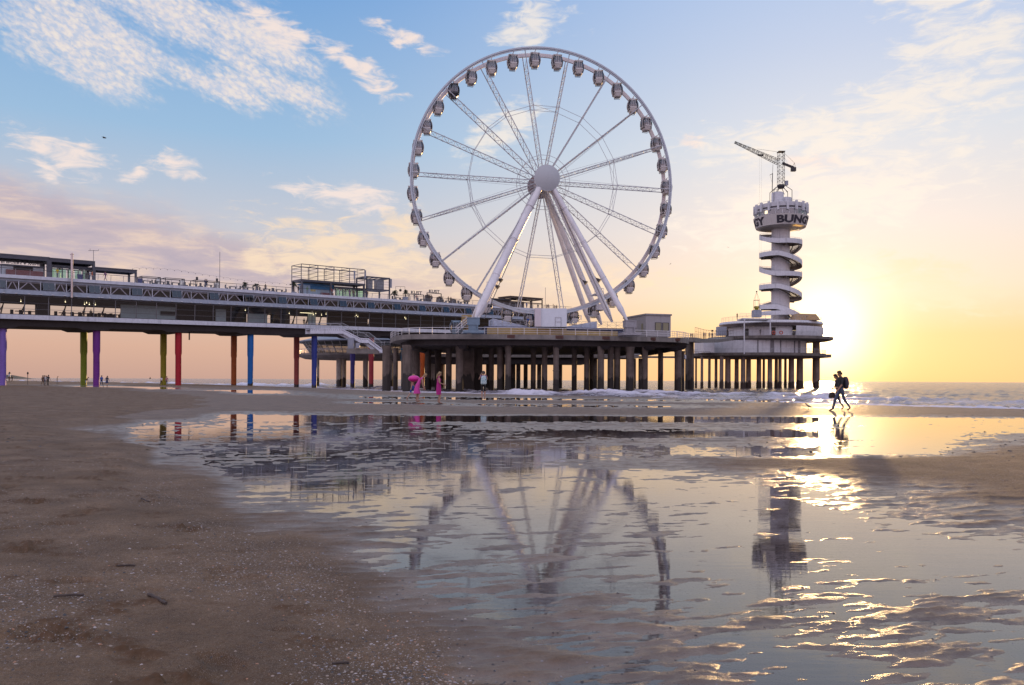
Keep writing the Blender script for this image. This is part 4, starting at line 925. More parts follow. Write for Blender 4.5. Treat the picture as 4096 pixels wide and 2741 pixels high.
m = MB(); frame(m, U(1340, 2), U(1452, 2), 2., 4.4, DZ, 20.2, .16, 4, .16); m.build('frame', FRM, gh)
for k in range(4):
    a, b = U(1340, 2), U(1452, 2); m = MB(); pbox(m, a + (b - a) * k / 4 + .12, a + (b - a) * (k + 1) / 4 - .12, 1.98, 2., DZ + .05, 20.1); m.build('pane', glassmat('green_glass'), gh)
# dark pavilion at the sea end
dp = empty('roof_terrace_bar', PV(U(2060, 2), 3, DZ), 'dark timber terrace bar with flat roofs at the sea end of the deck', 'bar')
m = MB(); frame(m, U(2040, 1.5), U(2167, 1.5), 1.5, 6., DZ, 21.0, .24, 3, .2)
m.bar(PV(U(2040, 1.5), 1.5, 19.9), PV(U(2167, 1.5), 1.5, 19.9), .2, .25); m.build('frame', WOOD, dp)
m = MB(); pbox(m, U(1962, 3), U(2095, 3), 3., 6., DZ, 20.3); m.build('wall', WOOD, dp)
m = MB(); pbox(m, U(1958, 2.6), U(2043, 2.6), 2.4, 6.4, 20.31, 20.6); m.build('roof', DKFR, dp)
# planters, palms, furniture
def palm(x, v, h, ht, label):
    c = PV(U(x, v), v, DZ); t = empty('potted_palm', c, label, 'palm', 'palms on the roof deck')
    m = MB(); m.cbox(c + Vector((0, 0, ht / 2)), .8, .8, ht, PANG); m.build('planter', GREYF, t)
    m = MB(); m.tube(c + Vector((0, 0, ht)), c + Vector((0, 0, h)), .12, 7, r2=.09); m.build('trunk', PALMT, t)
    m = MB(); top = c + Vector((0, 0, h)); rr = random.Random(int(x))
    for k in range(22):
        a = rr.uniform(0, 6.28); el_ = rr.uniform(-.5, 1.3); L = rr.uniform(.75, 1.15) * .95; d = Vector((math.cos(a) * math.cos(el_), math.sin(a) * math.cos(el_), math.sin(el_)))
        pts = [top + d * L * f + Vector((0, 0, -.45 * f * f * L)) for f in (0, .35, .7, 1)]; sd_ = d.cross(Vector((0, 0, 1))); sd_ = (sd_ if sd_.length > .01 else Vector((1, 0, 0))).normalized()
        for p, q, w1, w2 in zip(pts, pts[1:], (.03, .13, .16), (.13, .16, .02)):
            m.add([p - sd_ * w1, p + sd_ * w1, q + sd_ * w2, q - sd_ * w2], [(0, 1, 2, 3)])
            for s in (-1, 1): m.add([p + sd_ * s * w1 * .4, q + sd_ * s * (w2 + .1) + Vector((0, 0, -.12)), q], [(0, 1, 2)])
    m.build('crown', PALMG, t)
palm(1174, .2, 2.0, .4, 'dark potted palm at the left end of the roof scaffold'); palm(978, 1, 1.35, .35, 'small potted palm on the deck right of the tall bare pole'); palm(1022, 1, 1.25, .3, 'second small potted palm, halfway between bare pole and scaffold')
palm(1577, .3, 1.9, .3, 'spreading potted palm just right of the steel plant deck'); palm(1621, .3, 2.1, 1.0, 'bushy palm in a tall planter left of the first letter frame')
def table_set(x, v, label, rail_=False):
    c = PV(U(x, v), v, DZ); t = empty('deck_table', c, label, 'table', 'tables on the roof deck')
    m = MB(); m.cbox(c + Vector((0, 0, .74)), 1.5, .8, .06, PANG); m.build('table_top', DKFR, t)
    for s in (-1, 1):
        m = MB(); m.cbox(c + PD.to_3d() * s * .6 + Vector((0, 0, .35)), .08, .6, .7, PANG); m.build('leg', DKFR, t)
        m = MB(); q = c + PD.to_3d() * s * 1.25; m.cbox(q + Vector((0, 0, .42)), .5, .6, .08, PANG); m.cbox(q + PD.to_3d() * s * .24 + Vector((0, 0, .72)), .06, .6, .6, PANG); m.cbox(q + Vector((0, 0, .2)), .4, .5, .38, PANG); m.build('bench_seat', DKFR, t)
where = ['just right of the low pergola', 'by the first glass windbreak', 'between the first windbreak and the black speakers', 'left of the couple at the railing', 'below the black speakers', 'right of the tall bare pole', 'beside the first small palm', 'beside the second small palm', 'short of the big palm at the scaffold', 'below the palm right of the plant deck', 'between the two letter frames', 'right of the second letter frame', 'left of the dark terrace bar']
for x, w_ in zip((585, 640, 700, 770, 830, 930, 1000, 1065, 1115, 1590, 1690, 1790, 1850), where): table_set(x, 1.2, 'dark table with bench seats ' + w_)
def windbreak(x0, x1, label):
    t = empty('glass_windbreak', PV(U(x0, .2), .2, DZ), label, 'windbreak', 'windbreaks on the roof deck'); m = MB(); a, b = U(x0, .2), U(x1, .2)
    for v in (.2, 2.6): m.bar(PV(a, v, 19.65), PV(b, v, 19.65), .1, .1)
    for u in (a, b): m.bar(PV(u, .2, 19.65), PV(u, 2.6, 19.65), .1, .1); m.bar(PV(u, .2, DZ), PV(u, .2, 19.65), .1, .1); m.bar(PV(u, 2.6, DZ), PV(u, 2.6, 19.65), .1, .1)
    m.build('frame', DKFR, t); m = MB(); pbox(m, b, b + .02, .3, 2.5, DZ + .1, 19.55); m.build('pane', GLASS, t)
windbreak(566, 640, 'dark framed glass windbreak nearest the low pergola'); windbreak(660, 736, 'dark framed glass windbreak in the middle of the left deck'); windbreak(780, 875, 'dark framed glass windbreak beside the tall bare pole')
for x, w_ in ((786, 'left of the couple at the railing'), (866, 'just left of the tall bare pole')):
    m = MB(); c = PV(U(x, .5), .5, DZ); m.tube(c, c + Vector((0, 0, 1.5)), .05, 6); m.cbox(c + Vector((0, 0, 1.75)), .4, .35, .6, .4); tag(m.build('speaker', DKFR), 'black loudspeaker on a stand ' + w_, 'speaker')
for x, w_ in ((318, 'in front of the glass pavilion'), (558, 'at the end of the low pergola')):
    m = MB(); c = PV(U(x, .2), .2, DZ); m.tube(c, c + Vector((0, 0, .9)), .36, 10, r2=.46); m.tube(c + Vector((0, 0, .9)), c + Vector((0, 0, 1.)), .5, 10); tag(m.build('waste_bin', mat('navy_bin', (.03, .035, .14), .5)), 'round navy blue bin ' + w_, 'bin')
for x, w_ in ((1664, 'nearer the palms'), (1735, 'further right, beside two people')):
    t = empty('letter_frame', PV(U(x, .6), .6, DZ), 'dark goal shaped frame topped with the letters KUST, ' + w_, 'sign'); m = MB(); u = U(x, .6); z = 19.9 if x < 1700 else 20.5; L = 2.1
    for q in (-L, L): m.bar(PV(u + q, .6, DZ), PV(u + q, .6, z), .16, .16)
    m.bar(PV(u - L, .6, z), PV(u + L, .6, z), .16, .16); m.build('frame', DKFR, t)
    vs, fs = text_mb('KUST', 1.15, .04, .02); m = MB(); m.add([PV(u + v.x * 1.15, .6 - v.z, z + .1 + v.y * .9) for v in vs], fs); m.build('letters', FRM, t)
for x0, x1, h, w_ in ((1705, 1724, 1.9, 'between the letter frames'), (1752, 1772, 1.6, 'right of the second letter frame'), (1806, 1826, 1.3, 'further right towards the wheel leg')):
    m = MB(); u0, u1 = U(x0, .9), U(x1, .9); m.hexa([PV(u0, .9, DZ), PV(u1, .9, DZ), PV(u1, 2, DZ), PV(u0, 2, DZ), PV(u0 + .3, .9, DZ + h), PV(u1 - .2, .9, DZ + h * .92), PV(u1 - .2, 2, DZ + h * .92), PV(u0 + .3, 2, DZ + h)])
    m.bar(PV(u0, .8, DZ + h + .05), PV(u1, .8, DZ + h), .12, .08); tag(m.build('bar_shed', WOOD), 'dark timber bar shed ' + w_, 'shed')
t = empty('lamp_gantry', PV(U(1600, .5), .5, DZ), 'thin gantry with a hanging ball lamp between the two palms', 'lamp'); m = MB(); a, b = PV(U(1581, .5), .5, DZ), PV(U(1618, .5), .5, DZ)
m.path([a, a + Vector((0, 0, 3.2)), b + Vector((0, 0, 3.3)), b], .035, 4); m.build('gantry', DKFR, t); c = PV(U(1600, .5), .5, DZ + 2.4); m = MB(); m.sphere(c, .3, 10, 8); m.tube(c, c + Vector((0, 0, .8)), .02, 4); m.build('ball_lamp', DKFR, t)
m = MB(); pts = []
xs = list(range(528, 1200, 14)); hz = lambda x: 20.9 + .35 * math.sin(x * .012) - (0 if x < 880 else (x - 880) * .0042) + (.0 if x > 600 else 0)
for k, x in enumerate(xs): pts.append(PV(U(x, .4), .4, hz(x) + (.14 if k % 2 else 0)))
m.path(pts, .014, 3)
for p in pts[::2]: m.sphere(p - Vector((0, 0, .1)), .07, 5, 4)
tag(m.build('light_garland', DKFR), 'thin string of festoon bulbs sagging over the roof deck', 'light garland')

# ------------------------------------------------------------------ round pavilion island behind, lower decks
iz = lambda x, y, D: W(x, y, D).z
isl = empty('round_restaurant', (GX(1420, 196), 206, 0), 'round white restaurant with outward leaning glazing on pale pillars behind the pier', 'restaurant')
ic = Vector((GX(1478, 210), 210, 0)); zt, zb = iz(1400, 1413, 196), iz(1400, 1433, 196)
m = MB(); m.lathe((ic.x, ic.y, 0), [(16.5, zb), (18.6, zt - .5), (18.8, zt)], 48); m.build('deck', CONC, isl)
m = MB(); m.lathe((ic.x, ic.y, 0), [(18.6, zt + .4), (18.6, zt + .44)], 48, caps=False); m.lathe((ic.x, ic.y, 0), [(18.6, zt + 1.05), (18.6, zt + 1.13)], 48, caps=False); m.lathe((ic.x, ic.y, 0), [(18.6, zt + .72), (18.6, zt + .76)], 48, caps=False)
for k in range(60): a = k * math.pi / 30; m.tube((ic.x + 18.6 * math.cos(a), ic.y + 18.6 * math.sin(a), zt), (ic.x + 18.6 * math.cos(a), ic.y + 18.6 * math.sin(a), zt + 1.1), .04, 4)
m.build('railing', RAIL, isl)
z1 = iz(1300, 1365, 196)
m = MB(); m.lathe((ic.x, ic.y, 0), [(14.9, zt + .01), (16.9, z1)], 48, caps=False); m.build('glazing', glassmat('pale_glazing', (.60, .60, .58), .14), isl)
m = MB()
for k in range(48):
    a = k * math.pi / 24; ca, sa = math.cos(a), math.sin(a); m.tube((ic.x + 15 * ca, ic.y + 15 * sa, zt), (ic.x + 17 * ca, ic.y + 17 * sa, z1), .09, 4)
for f in (.33, .66): r_ = 15 + 2 * f; m.lathe((ic.x, ic.y, 0), [(r_, zt + (z1 - zt) * f), (r_ + .05, zt + (z1 - zt) * f + .1)], 48, caps=False)
m.build('window_bars', WHITE, isl)
m = MB(); m.lathe((ic.x, ic.y, 0), [(18.4, z1), (18.6, z1 + .25), (9., z1 + 2.6), (.1, z1 + 2.7)], 48); m.build('roof', mat('slate_roof', (.22, .24, .30), .5), isl)
m = MB(); m.lathe((ic.x, ic.y, 0), [(8, z1 + 2.), (8.8, z1 + 4.6)], 32); m.build('lantern', mat('pale_glazing2', (.35, .36, .36), .3), isl)
for x, D, w_ in ((1270, 200, .9), (1357, 198, 1.5), (1377, 204, 1.0), (1462, 198, 1.3), (1560, 200, 1.6), (1690, 205, 4.), (1738, 205, 4.), (1752, 206, 3.5)):
    m = MB(); X = GX(x, D); m.lathe((X, D, 0), [(w_ / 2, -1.9), (w_ / 2, zb)], 10); m.build('pillar', mat('pale_stained_concrete', (.42, .38, .33), .8, var=.2, stain=(1.5, 3.4, (.035, .03, .025)), joints=.6), isl, smooth='auto')
ld_ = empty('lower_pier_deck', (GX(2250, 200), 200, 0), 'lower concrete deck with kiosks running behind the platform pillars', 'pier')
D = 196.; za_, zb_ = iz(2100, 1417, D), iz(2100, 1430, D)
m = MB(); m.box(GX(1700, D), GX(2555, D), D, D + 14, zb_, za_); m.box(GX(2555, D), GX(2770, D), D + 2, D + 6, iz(2600, 1430, D), iz(2600, 1424, D)); m.build('deck', CONC, ld_)
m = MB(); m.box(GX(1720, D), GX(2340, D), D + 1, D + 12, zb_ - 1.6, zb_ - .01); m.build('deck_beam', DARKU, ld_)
rail_along([(GX(1700, D), D + .2, za_), (GX(2555, D), D + .2, za_)], 1.15, RAIL, ld_, step=2.2)
rail_along([(GX(2560, D), D + 2.2, iz(2600, 1424, D)), (GX(2850, D), D + 2.2, iz(2600, 1424, D))], 1.15, DKFR, ld_, 'bridge_railing', step=2.6)
m = MB(); m.box(GX(2350, D), GX(2568, D), D + 1, D + 8, za_ + .01, iz(2400, 1378, D)); m.build('container_row', mat('ribbed_grey', (.30, .31, .34), .5, joints=.8), ld_)
m = MB(); m.box(GX(2180, D), GX(2345, D), D + 2.5, D + 7, za_ + .01, iz(2250, 1376, D)); m.box(GX(1795, D), GX(2100, D), D + 4, D + 7, za_ + .01, iz(2250, 1376, D)); m.build('kiosk_wall', mat('beige_wall', (.30, .25, .22), .6, var=.3, scale=.5), ld_)
sg = empty('dark_sign_board', (GX(2255, D), D + 2.3, za_ + 1.6), 'dark board with a round badge and pale letters KR between the platform pillars', 'sign')
m = MB(); m.box(GX(2205, D), GX(2300, D), D + 2.3, D + 2.45, za_ + .9, iz(2250, 1376, D) + .2); m.build('board', mat('navy_board', (.03, .035, .06), .5), sg)
vs, fs = text_mb('KRU', 2.0, .03, .03); m = MB(); m.add([(GX(2278, D) + v.x * 1.0, D + 2.26 - v.z, za_ + 1.15 + v.y) for v in vs], fs); m.build('letters', WHITE, sg)
m = MB(); m.tube((GX(2226, D), D + 2.29, za_ + 1.9), (GX(2226, D), D + 2.24, za_ + 1.9), .75, 20); m.build('badge', mat('brown_badge', (.28, .18, .10), .6), sg)
for x in (1790, 1870, 1950, 2053, 2073, 2103, 2157, 2243, 2380, 2370, 2545, 2562):
    m = MB(); X = GX(x, D + 4); m.lathe((X, D + 4 + (x % 7), 0), [(.55, -1.9), (.55, zb_)], 9); m.build('pillar', CONCP, ld_, smooth='auto')
st2 = empty('lower_stairs', W(2720, 1400, 190), 'pale steel stairs slanting down behind the right end of the platform', 'staircase')
SP2 = [W(2660, 1385, 186), W(2700, 1390, 186), W(2745, 1422, 186)]; m = MB()
for a, b in zip(SP2, SP2[1:]): m.hexa([a - Vector((0, 0, .9)), b - Vector((0, 0, .9)), b + Vector((0, 2, -.9)), a + Vector((0, 2, -.9)), a, b, b + Vector((0, 2, 0)), a + Vector((0, 2, 0))])
m.build('stringer', FASC, st2); rail_along(SP2, 1.1, DKFR, st2, step=1.6)

# ------------------------------------------------------------------ pier head with the bungee tower
TD = 232.; TX_ = GX(3120, TD)
def tz(y, D): return W(3100, y, D).z
head = empty('pier_head_building', (GX(3060, TD), TD, 0), 'round white two storey pier head building on close set concrete pillars', 'building')
c1 = (GX(3019, TD), TD, 0); n = 56
m = MB(); m.lathe(c1, [(17.6, 8.0), (19.3, 8.35), (19.6, 9.1)], n, 1., .86); m.build('lower_deck', CONC, head, smooth='auto')
def eloop(c, rx, ry, z, a0=0, a1=360, k=40): return [Vector((c[0] + rx * math.cos(R(a0 + (a1 - a0) * i / k)), c[1] + ry * math.sin(R(a0 + (a1 - a0) * i / k)), z)) for i in range(k + 1)]
rail_along(eloop(c1, 19.45, 16.7, 9.1, 180, 380, 40), 1.15, RAIL, head, 'lower_railing', wires=(.3, .6, .8), step=2.3)
m = MB(); c2 = (GX(3014, TD), TD + 1, 0); m.lathe(c2, [(15.0, 9.11), (15.0, 12.75)], n, 1., .88); m.build('lower_wall', WHITE, head, smooth='auto')
m = MB(); X = GX(2803, 222); m.box(X, X + 3, 219, 230, 9.11, 12.9); m.build('wall_wing', WHITE, head)
m = MB()
for x, w_ in ((2835, .14), (3035, .12), (3092, .5), (3128, .12), (3193, .14), (3215, .4)):
    k = (GX(x, 219) - c2[0]) / 15.05
    if abs(k) < 1: y = c2[1] - 13.25 * math.sqrt(1 - k * k); m.box(GX(x, 219) - w_, GX(x, 219) + w_, y - .12, y + .3, 9.12, 12.6)
m.build('downpipes', STEEL, head)
c3 = (GX(3078, TD), TD, 0); rx3 = 17.6
m = MB(); m.lathe(c3, [(16.3, 12.76), (17.4, 13.1), (17.6, 13.85)], n, 1., .86); m.build('upper_deck', CONC, head, smooth='auto')
m = MB(); pw = [(GX(2690, 150), 146), (GX(2740, 165), 165), (GX(2850, 215), 215), (GX(2900, 220), 219)]
rail_along(eloop(c3, 17.4, 14.9, 13.85, 190, 300, 26), 1.15, RAIL, head, 'upper_railing', wires=(.3, .6, .8), step=2.2)
# upper storey
c4 = (GX(3085, TD), TD + 1, 0); r4 = 14.75
m = MB(); m.lathe(c4, [(r4 - .5, 13.86), (r4 - .05, 15.), (r4, 16.75)], n, 1., .87, R(-78), R(90)); m.lathe(c4, [(r4 - 2.0, 13.86), (r4 - 2.0, 16.75)], n, 1., .87, R(150), R(282), caps=False); m.build('upper_wall', WHITE, head, smooth='auto')
m = MB(); m.lathe(c4, [(r4 - .35, 16.76), (r4 - .35, 17.5)], n, 1., .87); m.build('window_band', mat('dark_window_band', (.03, .022, .03), .2), head, smooth='auto')
m = MB(); m.lathe(c4, [(r4 - .2, 17.51), (r4 - .05, 17.7), (r4 - .3, 18.3), (r4 - 2, 18.35)], n, 1., .87); m.build('roof', WHITE, head, smooth='auto')
for x, w_, z_, nm, mt in ((2926, 1.7, 2.2, 'door', INT), (3012, 1.1, 2.2, 'door', INT), (3108, 1.0, 2.4, 'door', INT), (2938, 1.5, 1.6, 'red_panel', mat('red_panel', (.35, .03, .03), .5)), (2960, 1.5, 1.5, 'window', INT)):
    k = (GX(x, 219) - c4[0]) / (r4 - 1.95)
    if abs(k) < 1:
        y = c4[1] - (r4 - 1.95) * .87 * math.sqrt(1 - k * k); ang = math.atan2(-.87 * -k, math.sqrt(1 - k * k)); m = MB(); zz = 13.9 if nm == 'door' else 14.3
        m.cbox((GX(x, 219), y - .06, zz + z_ / 2), w_, .25, z_, -math.asin(k) * -.87); m.build(nm, mt, head)
m = MB()
for x in (2900, 2918, 2936): k = (GX(x, 219) - c4[0]) / (r4 - 1.95); y = c4[1] - (r4 - 1.95) * .87 * math.sqrt(max(0, 1 - k * k)); m.box(GX(x, 219) - .25, GX(x, 219) + .25, y - .15, y + .3, 15.7, 16.2)
m.build('small_windows', INT, head)
m = MB(); pz = 18.0; xa, xb = GX(2967, 216), GX(3087, 216); m.box(xa, xb, 215.8, 221, pz, pz + .32); m.build('canopy', WHITE, head)
for x, z_ in ((2979, 8.6), (3083, 13.9)):
    m = MB(); X = GX(x, 215); m.tube((X, 215.6, z_), (X, 215.6, 17.99), .17, 8); m.build('canopy_post', WHITE, head)
rail_along([(xa - .6, 216, pz + .33), (xb, 216, pz + .33)], 1.3, RAIL, head, 'canopy_railing', wires=(.35, .6, .8), step=1.7)
rail_along(eloop(c4, r4 - .6, (r4 - .6) * .87, 18.35, 178, 262, 20), 1.25, RAIL, head, 'roof_railing', wires=(.3, .55, .8), step=1.5)
rail_along(eloop(c4, r4 - .6, (r4 - .6) * .87, 18.35, 276, 352, 20), 1.25, RAIL, head, 'roof_railing', wires=(.3, .55, .8), step=1.5)
m = MB(); X = GX(3222, 224); m.hexa([(X - 3.4, 222, 18.4), (X + 3.4, 222, 18.4), (X + 3.4, 228, 18.4), (X - 3.4, 228, 18.4), (X - 2.8, 222.5, 20.2), (X + 2.3, 222.5, 20.1), (X + 2.3, 227, 20.1), (X - 2.8, 227, 20.2)]); m.build('roof_tent', mat('tan_canvas', (.40, .26, .13), .7), head)
m = MB(); X = GX(2873, 224); m.box(X - 1.2, X + 1.2, 220, 222, 13.86, 16.3); m.build('entrance_hut', GREYF, head)
for s, (x, y0) in enumerate(((3094, 0), (3124, 0))):
    k = (GX(x, 216) - c3[0]) / 17.3; y = c3[1] - 14.9 * math.sqrt(1 - k * k); m = MB(); X = GX(x, y - .2)
    pts = [Vector((X + .42 * math.cos(t * math.pi / 6), y - .15, 14.55 + .42 * math.sin(t * math.pi / 6))) for t in range(13)]; m.path(pts, .13, 6)
    tag(m.build('lifebuoy', mat('red_lifebuoy', (.45, .08, .05), .5)), 'red lifebuoy ' + ('on the left' if s == 0 else 'on the right') + ' of the pair on the pier head railing', 'lifebuoy', 'lifebuoys on the pier head railing')
# pillars of the head
hp = [(2752, 2766, 2), (2766, 2776, 4), (2780, 2788, 6), (2802, 2813, 1), (2832, 2843, 2), (2858, 2870, 4), (2878, 2894, 0), (2900, 2923, 1), (2938, 2955, 3), (2963, 2982, 0), (2984, 3004, 2), (3026, 3045, 2), (3050, 3060, 6), (3070, 3089, 0), (3098, 3112, 2), (3113, 3127, 1), (3136, 3147, 5), (3154, 3177, 2), (3186, 3213, 3)]
HPM = mat('pier_head_pillar', (.23, .17, .14), .85, var=.25, scale=.6, stain=(1.2, 2.4, (.045, .028, .022)), joints=.7)
for a, b, r_ in hp:
    D = 220 + r_ * 2.; X = GX((a + b) / 2, D); w_ = (b - a) / F * D; m = MB(); m.lathe((X, D, 0), [(w_ / 2 * 1.12, -1.8), (w_ / 2 * 1.1, .8), (w_ / 2, 1.2), (w_ / 2 * .95, 8.1)], 9); m.build('pillar', HPM, head, smooth='auto')
X = GX(3259, TD); m = MB(); m.lathe((X, TD - 1, 0), [(1.05, -1.8), (1.02, 12.9)], 12); m.build('tall_pillar', HPM, head, smooth='auto')
m = MB(); m.box(GX(3225, TD), GX(3292, TD), TD - 6, TD + 2, 8.1, 9.0); m.build('deck_corner', CONC, head)
# footbridge from the platform to the head
fb = empty('footbridge', (GX(2780, 185), 185, 13), 'narrow concrete footbridge with people between platform and pier head', 'footbridge')
pl = [(GX(2690, 150), 150, 9.02), (GX(2735, 165), 165, 9.6), (GX(2780, 190), 190, 11.2), (GX(2870, 219), 219, 13.2)]
pl = [Vector((GX(x, D), D, W(x, y, D).z)) for x, y, D in ((2690, 1350, 150), (2740, 1356, 168), (2800, 1357, 192), (2872, 1350, 219))]
m = MB()
for a, b in zip(pl, pl[1:]):
    s_ = Vector((4.2, 0, 0)); m.hexa([a - Vector((0, 0, .8)), a + s_ - Vector((0, 0, .8)), b + s_ - Vector((0, 0, .8)), b - Vector((0, 0, .8)), a, a + s_, b + s_, b])
m.build('deck', CONC, fb); rail_along(pl, 1.2, RAIL, fb, wires=(.3, .6), step=2.4); rail_along([q + Vector((4.2, 0, 0)) for q in pl], 1.9, HANDR, fb, 'far_railing', wires=(.6,), step=3.)
for x, D in ((2762, 175), (2752, 190)):
    m = MB(); m.lathe((GX(x, D), D, 0), [(.7, -1.8), (.7, W(x, 1370, D).z)], 9); m.build('pillar', CONCP, fb, smooth='auto')
# tower
tw = empty('bungee_tower', (TX_, TD, 18), 'white lookout tower wrapped by a spiral staircase with a round lettered cabin on top', 'tower')
m = MB(); m.lathe((TX_, TD, 0), [(2.58, 17.5), (2.55, 47)], 40, caps=False); m.build('shaft', WHITE, tw, smooth='auto')
# spiral stair: control points angle (deg, 180 = left, 270 = towards viewer, 360 = right) and height
z_ = lambda yy: 1.35 + (1525 - (540 + yy / 2.24)) / 13.9
cps = [(90, 838), (140, 850), (185, 878), (235, 925), (262, 942), (360, 942), (410, 1000), (470, 1035), (540, 1045), (625, 1050), (700, 1120), (735, 1143), (790, 1150), (860, 1155), (905, 1165), (955, 1215), (982, 1232), (1080, 1232), (1135, 1290), (1190, 1325), (1260, 1335), (1345, 1342), (1425, 1415), (1460, 1432), (1530, 1440), (1590, 1500), (1640, 1515), (1700, 1525), (1790, 1620), (1830, 1640)]
def zth(t):
    for (a, ya), (b, yb) in zip(cps, cps[1:]):
        if a <= t <= b: return z_(ya + (yb - ya) * (t - a) / (b - a)) - 1.05
    return z_(cps[-1][1])
m = MB(); par = MB(); hr = MB(); ri, ro = 2.6, 5.85; sl = MB(); rr_ = []
tt = list(range(95, 1830, 6))
for k, t in enumerate(tt[:-1]):
    t2 = tt[k + 1]; za, zb2 = zth(t), zth(t2); slope = abs(za - zb2)
    f = 1 + .0
    def pt(r_, a, z): return (TX_ + r_ * math.cos(R(a - 18.5)), TD + r_ * math.sin(R(a - 18.5)), z)
    th_ = .28
    if slope > .12: # stair steps
        zc = zb2; m.hexa([pt(ri, t, zc - .12), pt(ro, t, zc - .12), pt(ro, t2, zc - .12), pt(ri, t2, zc - .12), pt(ri, t, zc), pt(ro, t, zc), pt(ro, t2, zc), pt(ri, t2, zc)][0:8])
        for rr2 in (3.2, 4.9): m.hexa([pt(rr2, t, za - .45), pt(rr2 + .2, t, za - .45), pt(rr2 + .2, t2, zb2 - .45), pt(rr2, t2, zb2 - .45), pt(rr2, t, za - .12), pt(rr2 + .2, t, za - .12), pt(rr2 + .2, t2, zb2 - .12), pt(rr2, t2, zb2 - .12)])
    else: m.hexa([pt(ri, t, za - th_), pt(ro, t, za - th_), pt(ro, t2, zb2 - th_), pt(ri, t2, zb2 - th_), pt(ri, t, za), pt(ro, t, za), pt(ro, t2, zb2), pt(ri, t2, zb2)])
    par.hexa([pt(ro, t, za - .35), pt(ro + .1, t, za - .35), pt(ro + .1, t2, zb2 - .35), pt(ro, t2, zb2 - .35), pt(ro, t, za + .95), pt(ro + .1, t, za + .95), pt(ro + .1, t2, zb2 + .95), pt(ro, t2, zb2 + .95)])
    hr.tube(pt(ro, t, za + 1.25), pt(ro, t2, zb2 + 1.25), .035, 4, caps=False)
    if k % 3 == 0: hr.tube(pt(ro, t, za + .9), pt(ro, t, za + 1.25), .03, 4)
    if k % 8 == 0 and slope <= .12: m.cbox(pt(4.1, t, za - .5), 2.8, .35, .4, R(t - 18.5))
m.build('stair_treads', mat('stair_concrete', (.20, .17, .15), .8), tw); par.build('stair_parapet', WHITE, tw, smooth='auto'); hr.build('stair_handrail', RAIL, tw)
# lettered cabin
zlo, zhi = 45.7, 48.6; rlo, rhi = 6.9, 7.65
m = MB(); m.lathe((TX_, TD, 0), [(2.6, 45.3), (5., 45.4), (rlo - .1, zlo), (rlo, zlo), (rhi, zhi), (rhi - .1, zhi + .02)], 48); m.build('cabin_drum', mat('drum_white', (.58, .55, .53), .5, var=.06, joints=.4), tw, smooth='auto')
m = MB()
for s_ in range(9):
    pass
vs, fs = text_mb('BUNGY', 2.35, .03, .1); tw_ = max(v.x for v in vs) - min(v.x for v in vs); th_ = max(v.y for v in vs)
for base in (292.5, 162.5, 62.5 - 13):
    m = MB(); vv = []
    for v in vs:
        z = zlo + .45 + v.y / th_ * 2.05; r_ = rlo + (rhi - rlo) * (z - zlo) / (zhi - zlo) + .05 + v.z; a = R(base) + v.x / tw_ * R(102)
        vv.append((TX_ + r_ * math.cos(a), TD + r_ * math.sin(a), z))
    m.add(vv, fs); m.build('lettering', mat('dark_letters', (.035, .03, .045), .6), tw)
m = MB(); m.lathe((TX_, TD, 0), [(7.1, zhi + .02), (7.1, 50.2)], 32, caps=False); m.build('cabin_glazing', glassmat('cabin_band', (.55, .55, .58), .2), tw)
m = MB()
for k in range(24): a = k * math.pi / 12; m.bar((TX_ + 7.15 * math.cos(a), TD + 7.15 * math.sin(a), zhi), (TX_ + 7.15 * math.cos(a), TD + 7.15 * math.sin(a), 50.2), .12, .12)
m.lathe((TX_, TD, 0), [(7.2, 50.15), (7.2, 50.35)], 32, caps=False); m.build('window_bars', WHITE, tw)
a = R(217); m = MB(); m.cbox((TX_ + 6.95 * math.cos(a), TD + 6.95 * math.sin(a), 49.45), .9, .1, .9, a + math.pi / 2); m.build('lit_window', LAMP, tw)
m = MB(); m.lathe((TX_, TD, 0), [(4., 48.65), (4., 50.4)], 24); m.lathe((TX_, TD, 0), [(6.9, 50.36), (6.9, 50.9)], 32); m.build('cabin_core', mat('dark_core', (.10, .09, .10), .7), tw)
m = MB(); m.lathe((TX_, TD, 0), [(7.0, 50.91), (7.1, 52.0), (6.95, 52.0), (6.9, 51.)], 40); m.build('roof_wall', WHITE, tw, smooth='auto')
for k in range(18):
    a = R(k * 20 + 6); m = MB(); m.cbox((TX_ + 7.35 * math.cos(a), TD + 7.35 * math.sin(a), 51.0), .55, .62, 2.6, a + math.pi / 2); m.build('fin', WHITE, tw)
m = MB(); pts = [Vector((TX_ + 6.9 * math.cos(R(k * 10)), TD + 6.9 * math.sin(R(k * 10)), 52.6)) for k in range(37)]; m.path(pts, .03, 4)
for p in pts[::2]: m.tube(p, p - Vector((0, 0, .6)), .025, 4)
m.build('roof_railing', RAIL, tw)
m = MB(); m.lathe((TX_ - .95, TD, 0), [(1.75, 52), (1.7, 55.9), (1.3, 56.1)], 20); m.lathe((TX_ + 1.7, TD + .5, 0), [(1.6, 51.), (1.5, 54.6), (.1, 55.)], 16); m.build('roof_room', WHITE, tw, smooth='auto')
m = MB()
for i in range(-2, 4): m.bar((TX_ + 2.6 + i * .45, TD - 5.0 + i * .22, 45.36), (TX_ + 3.2 + i * .5, TD - 6.0 + i * .3, 45.5), .14, .06)
m.build('lit_grating', mat('lit_hatch', (1, .55, .15), .5, var=0, emit=.9), tw)
m = MB(); m.lathe((TX_ - .3, TD - .5, 0), [(6.2, 16.8), (6.4, 18.6), (5.2, 18.7)], 24); m.build('base_drum', mat('tower_base', (.38, .36, .38), .6), tw, smooth='auto')
m = MB(); X = GX(3044, 228); pts = [(GX(3040, 226), 226, 20.4), (GX(3090, 226), 226, 20.6)]
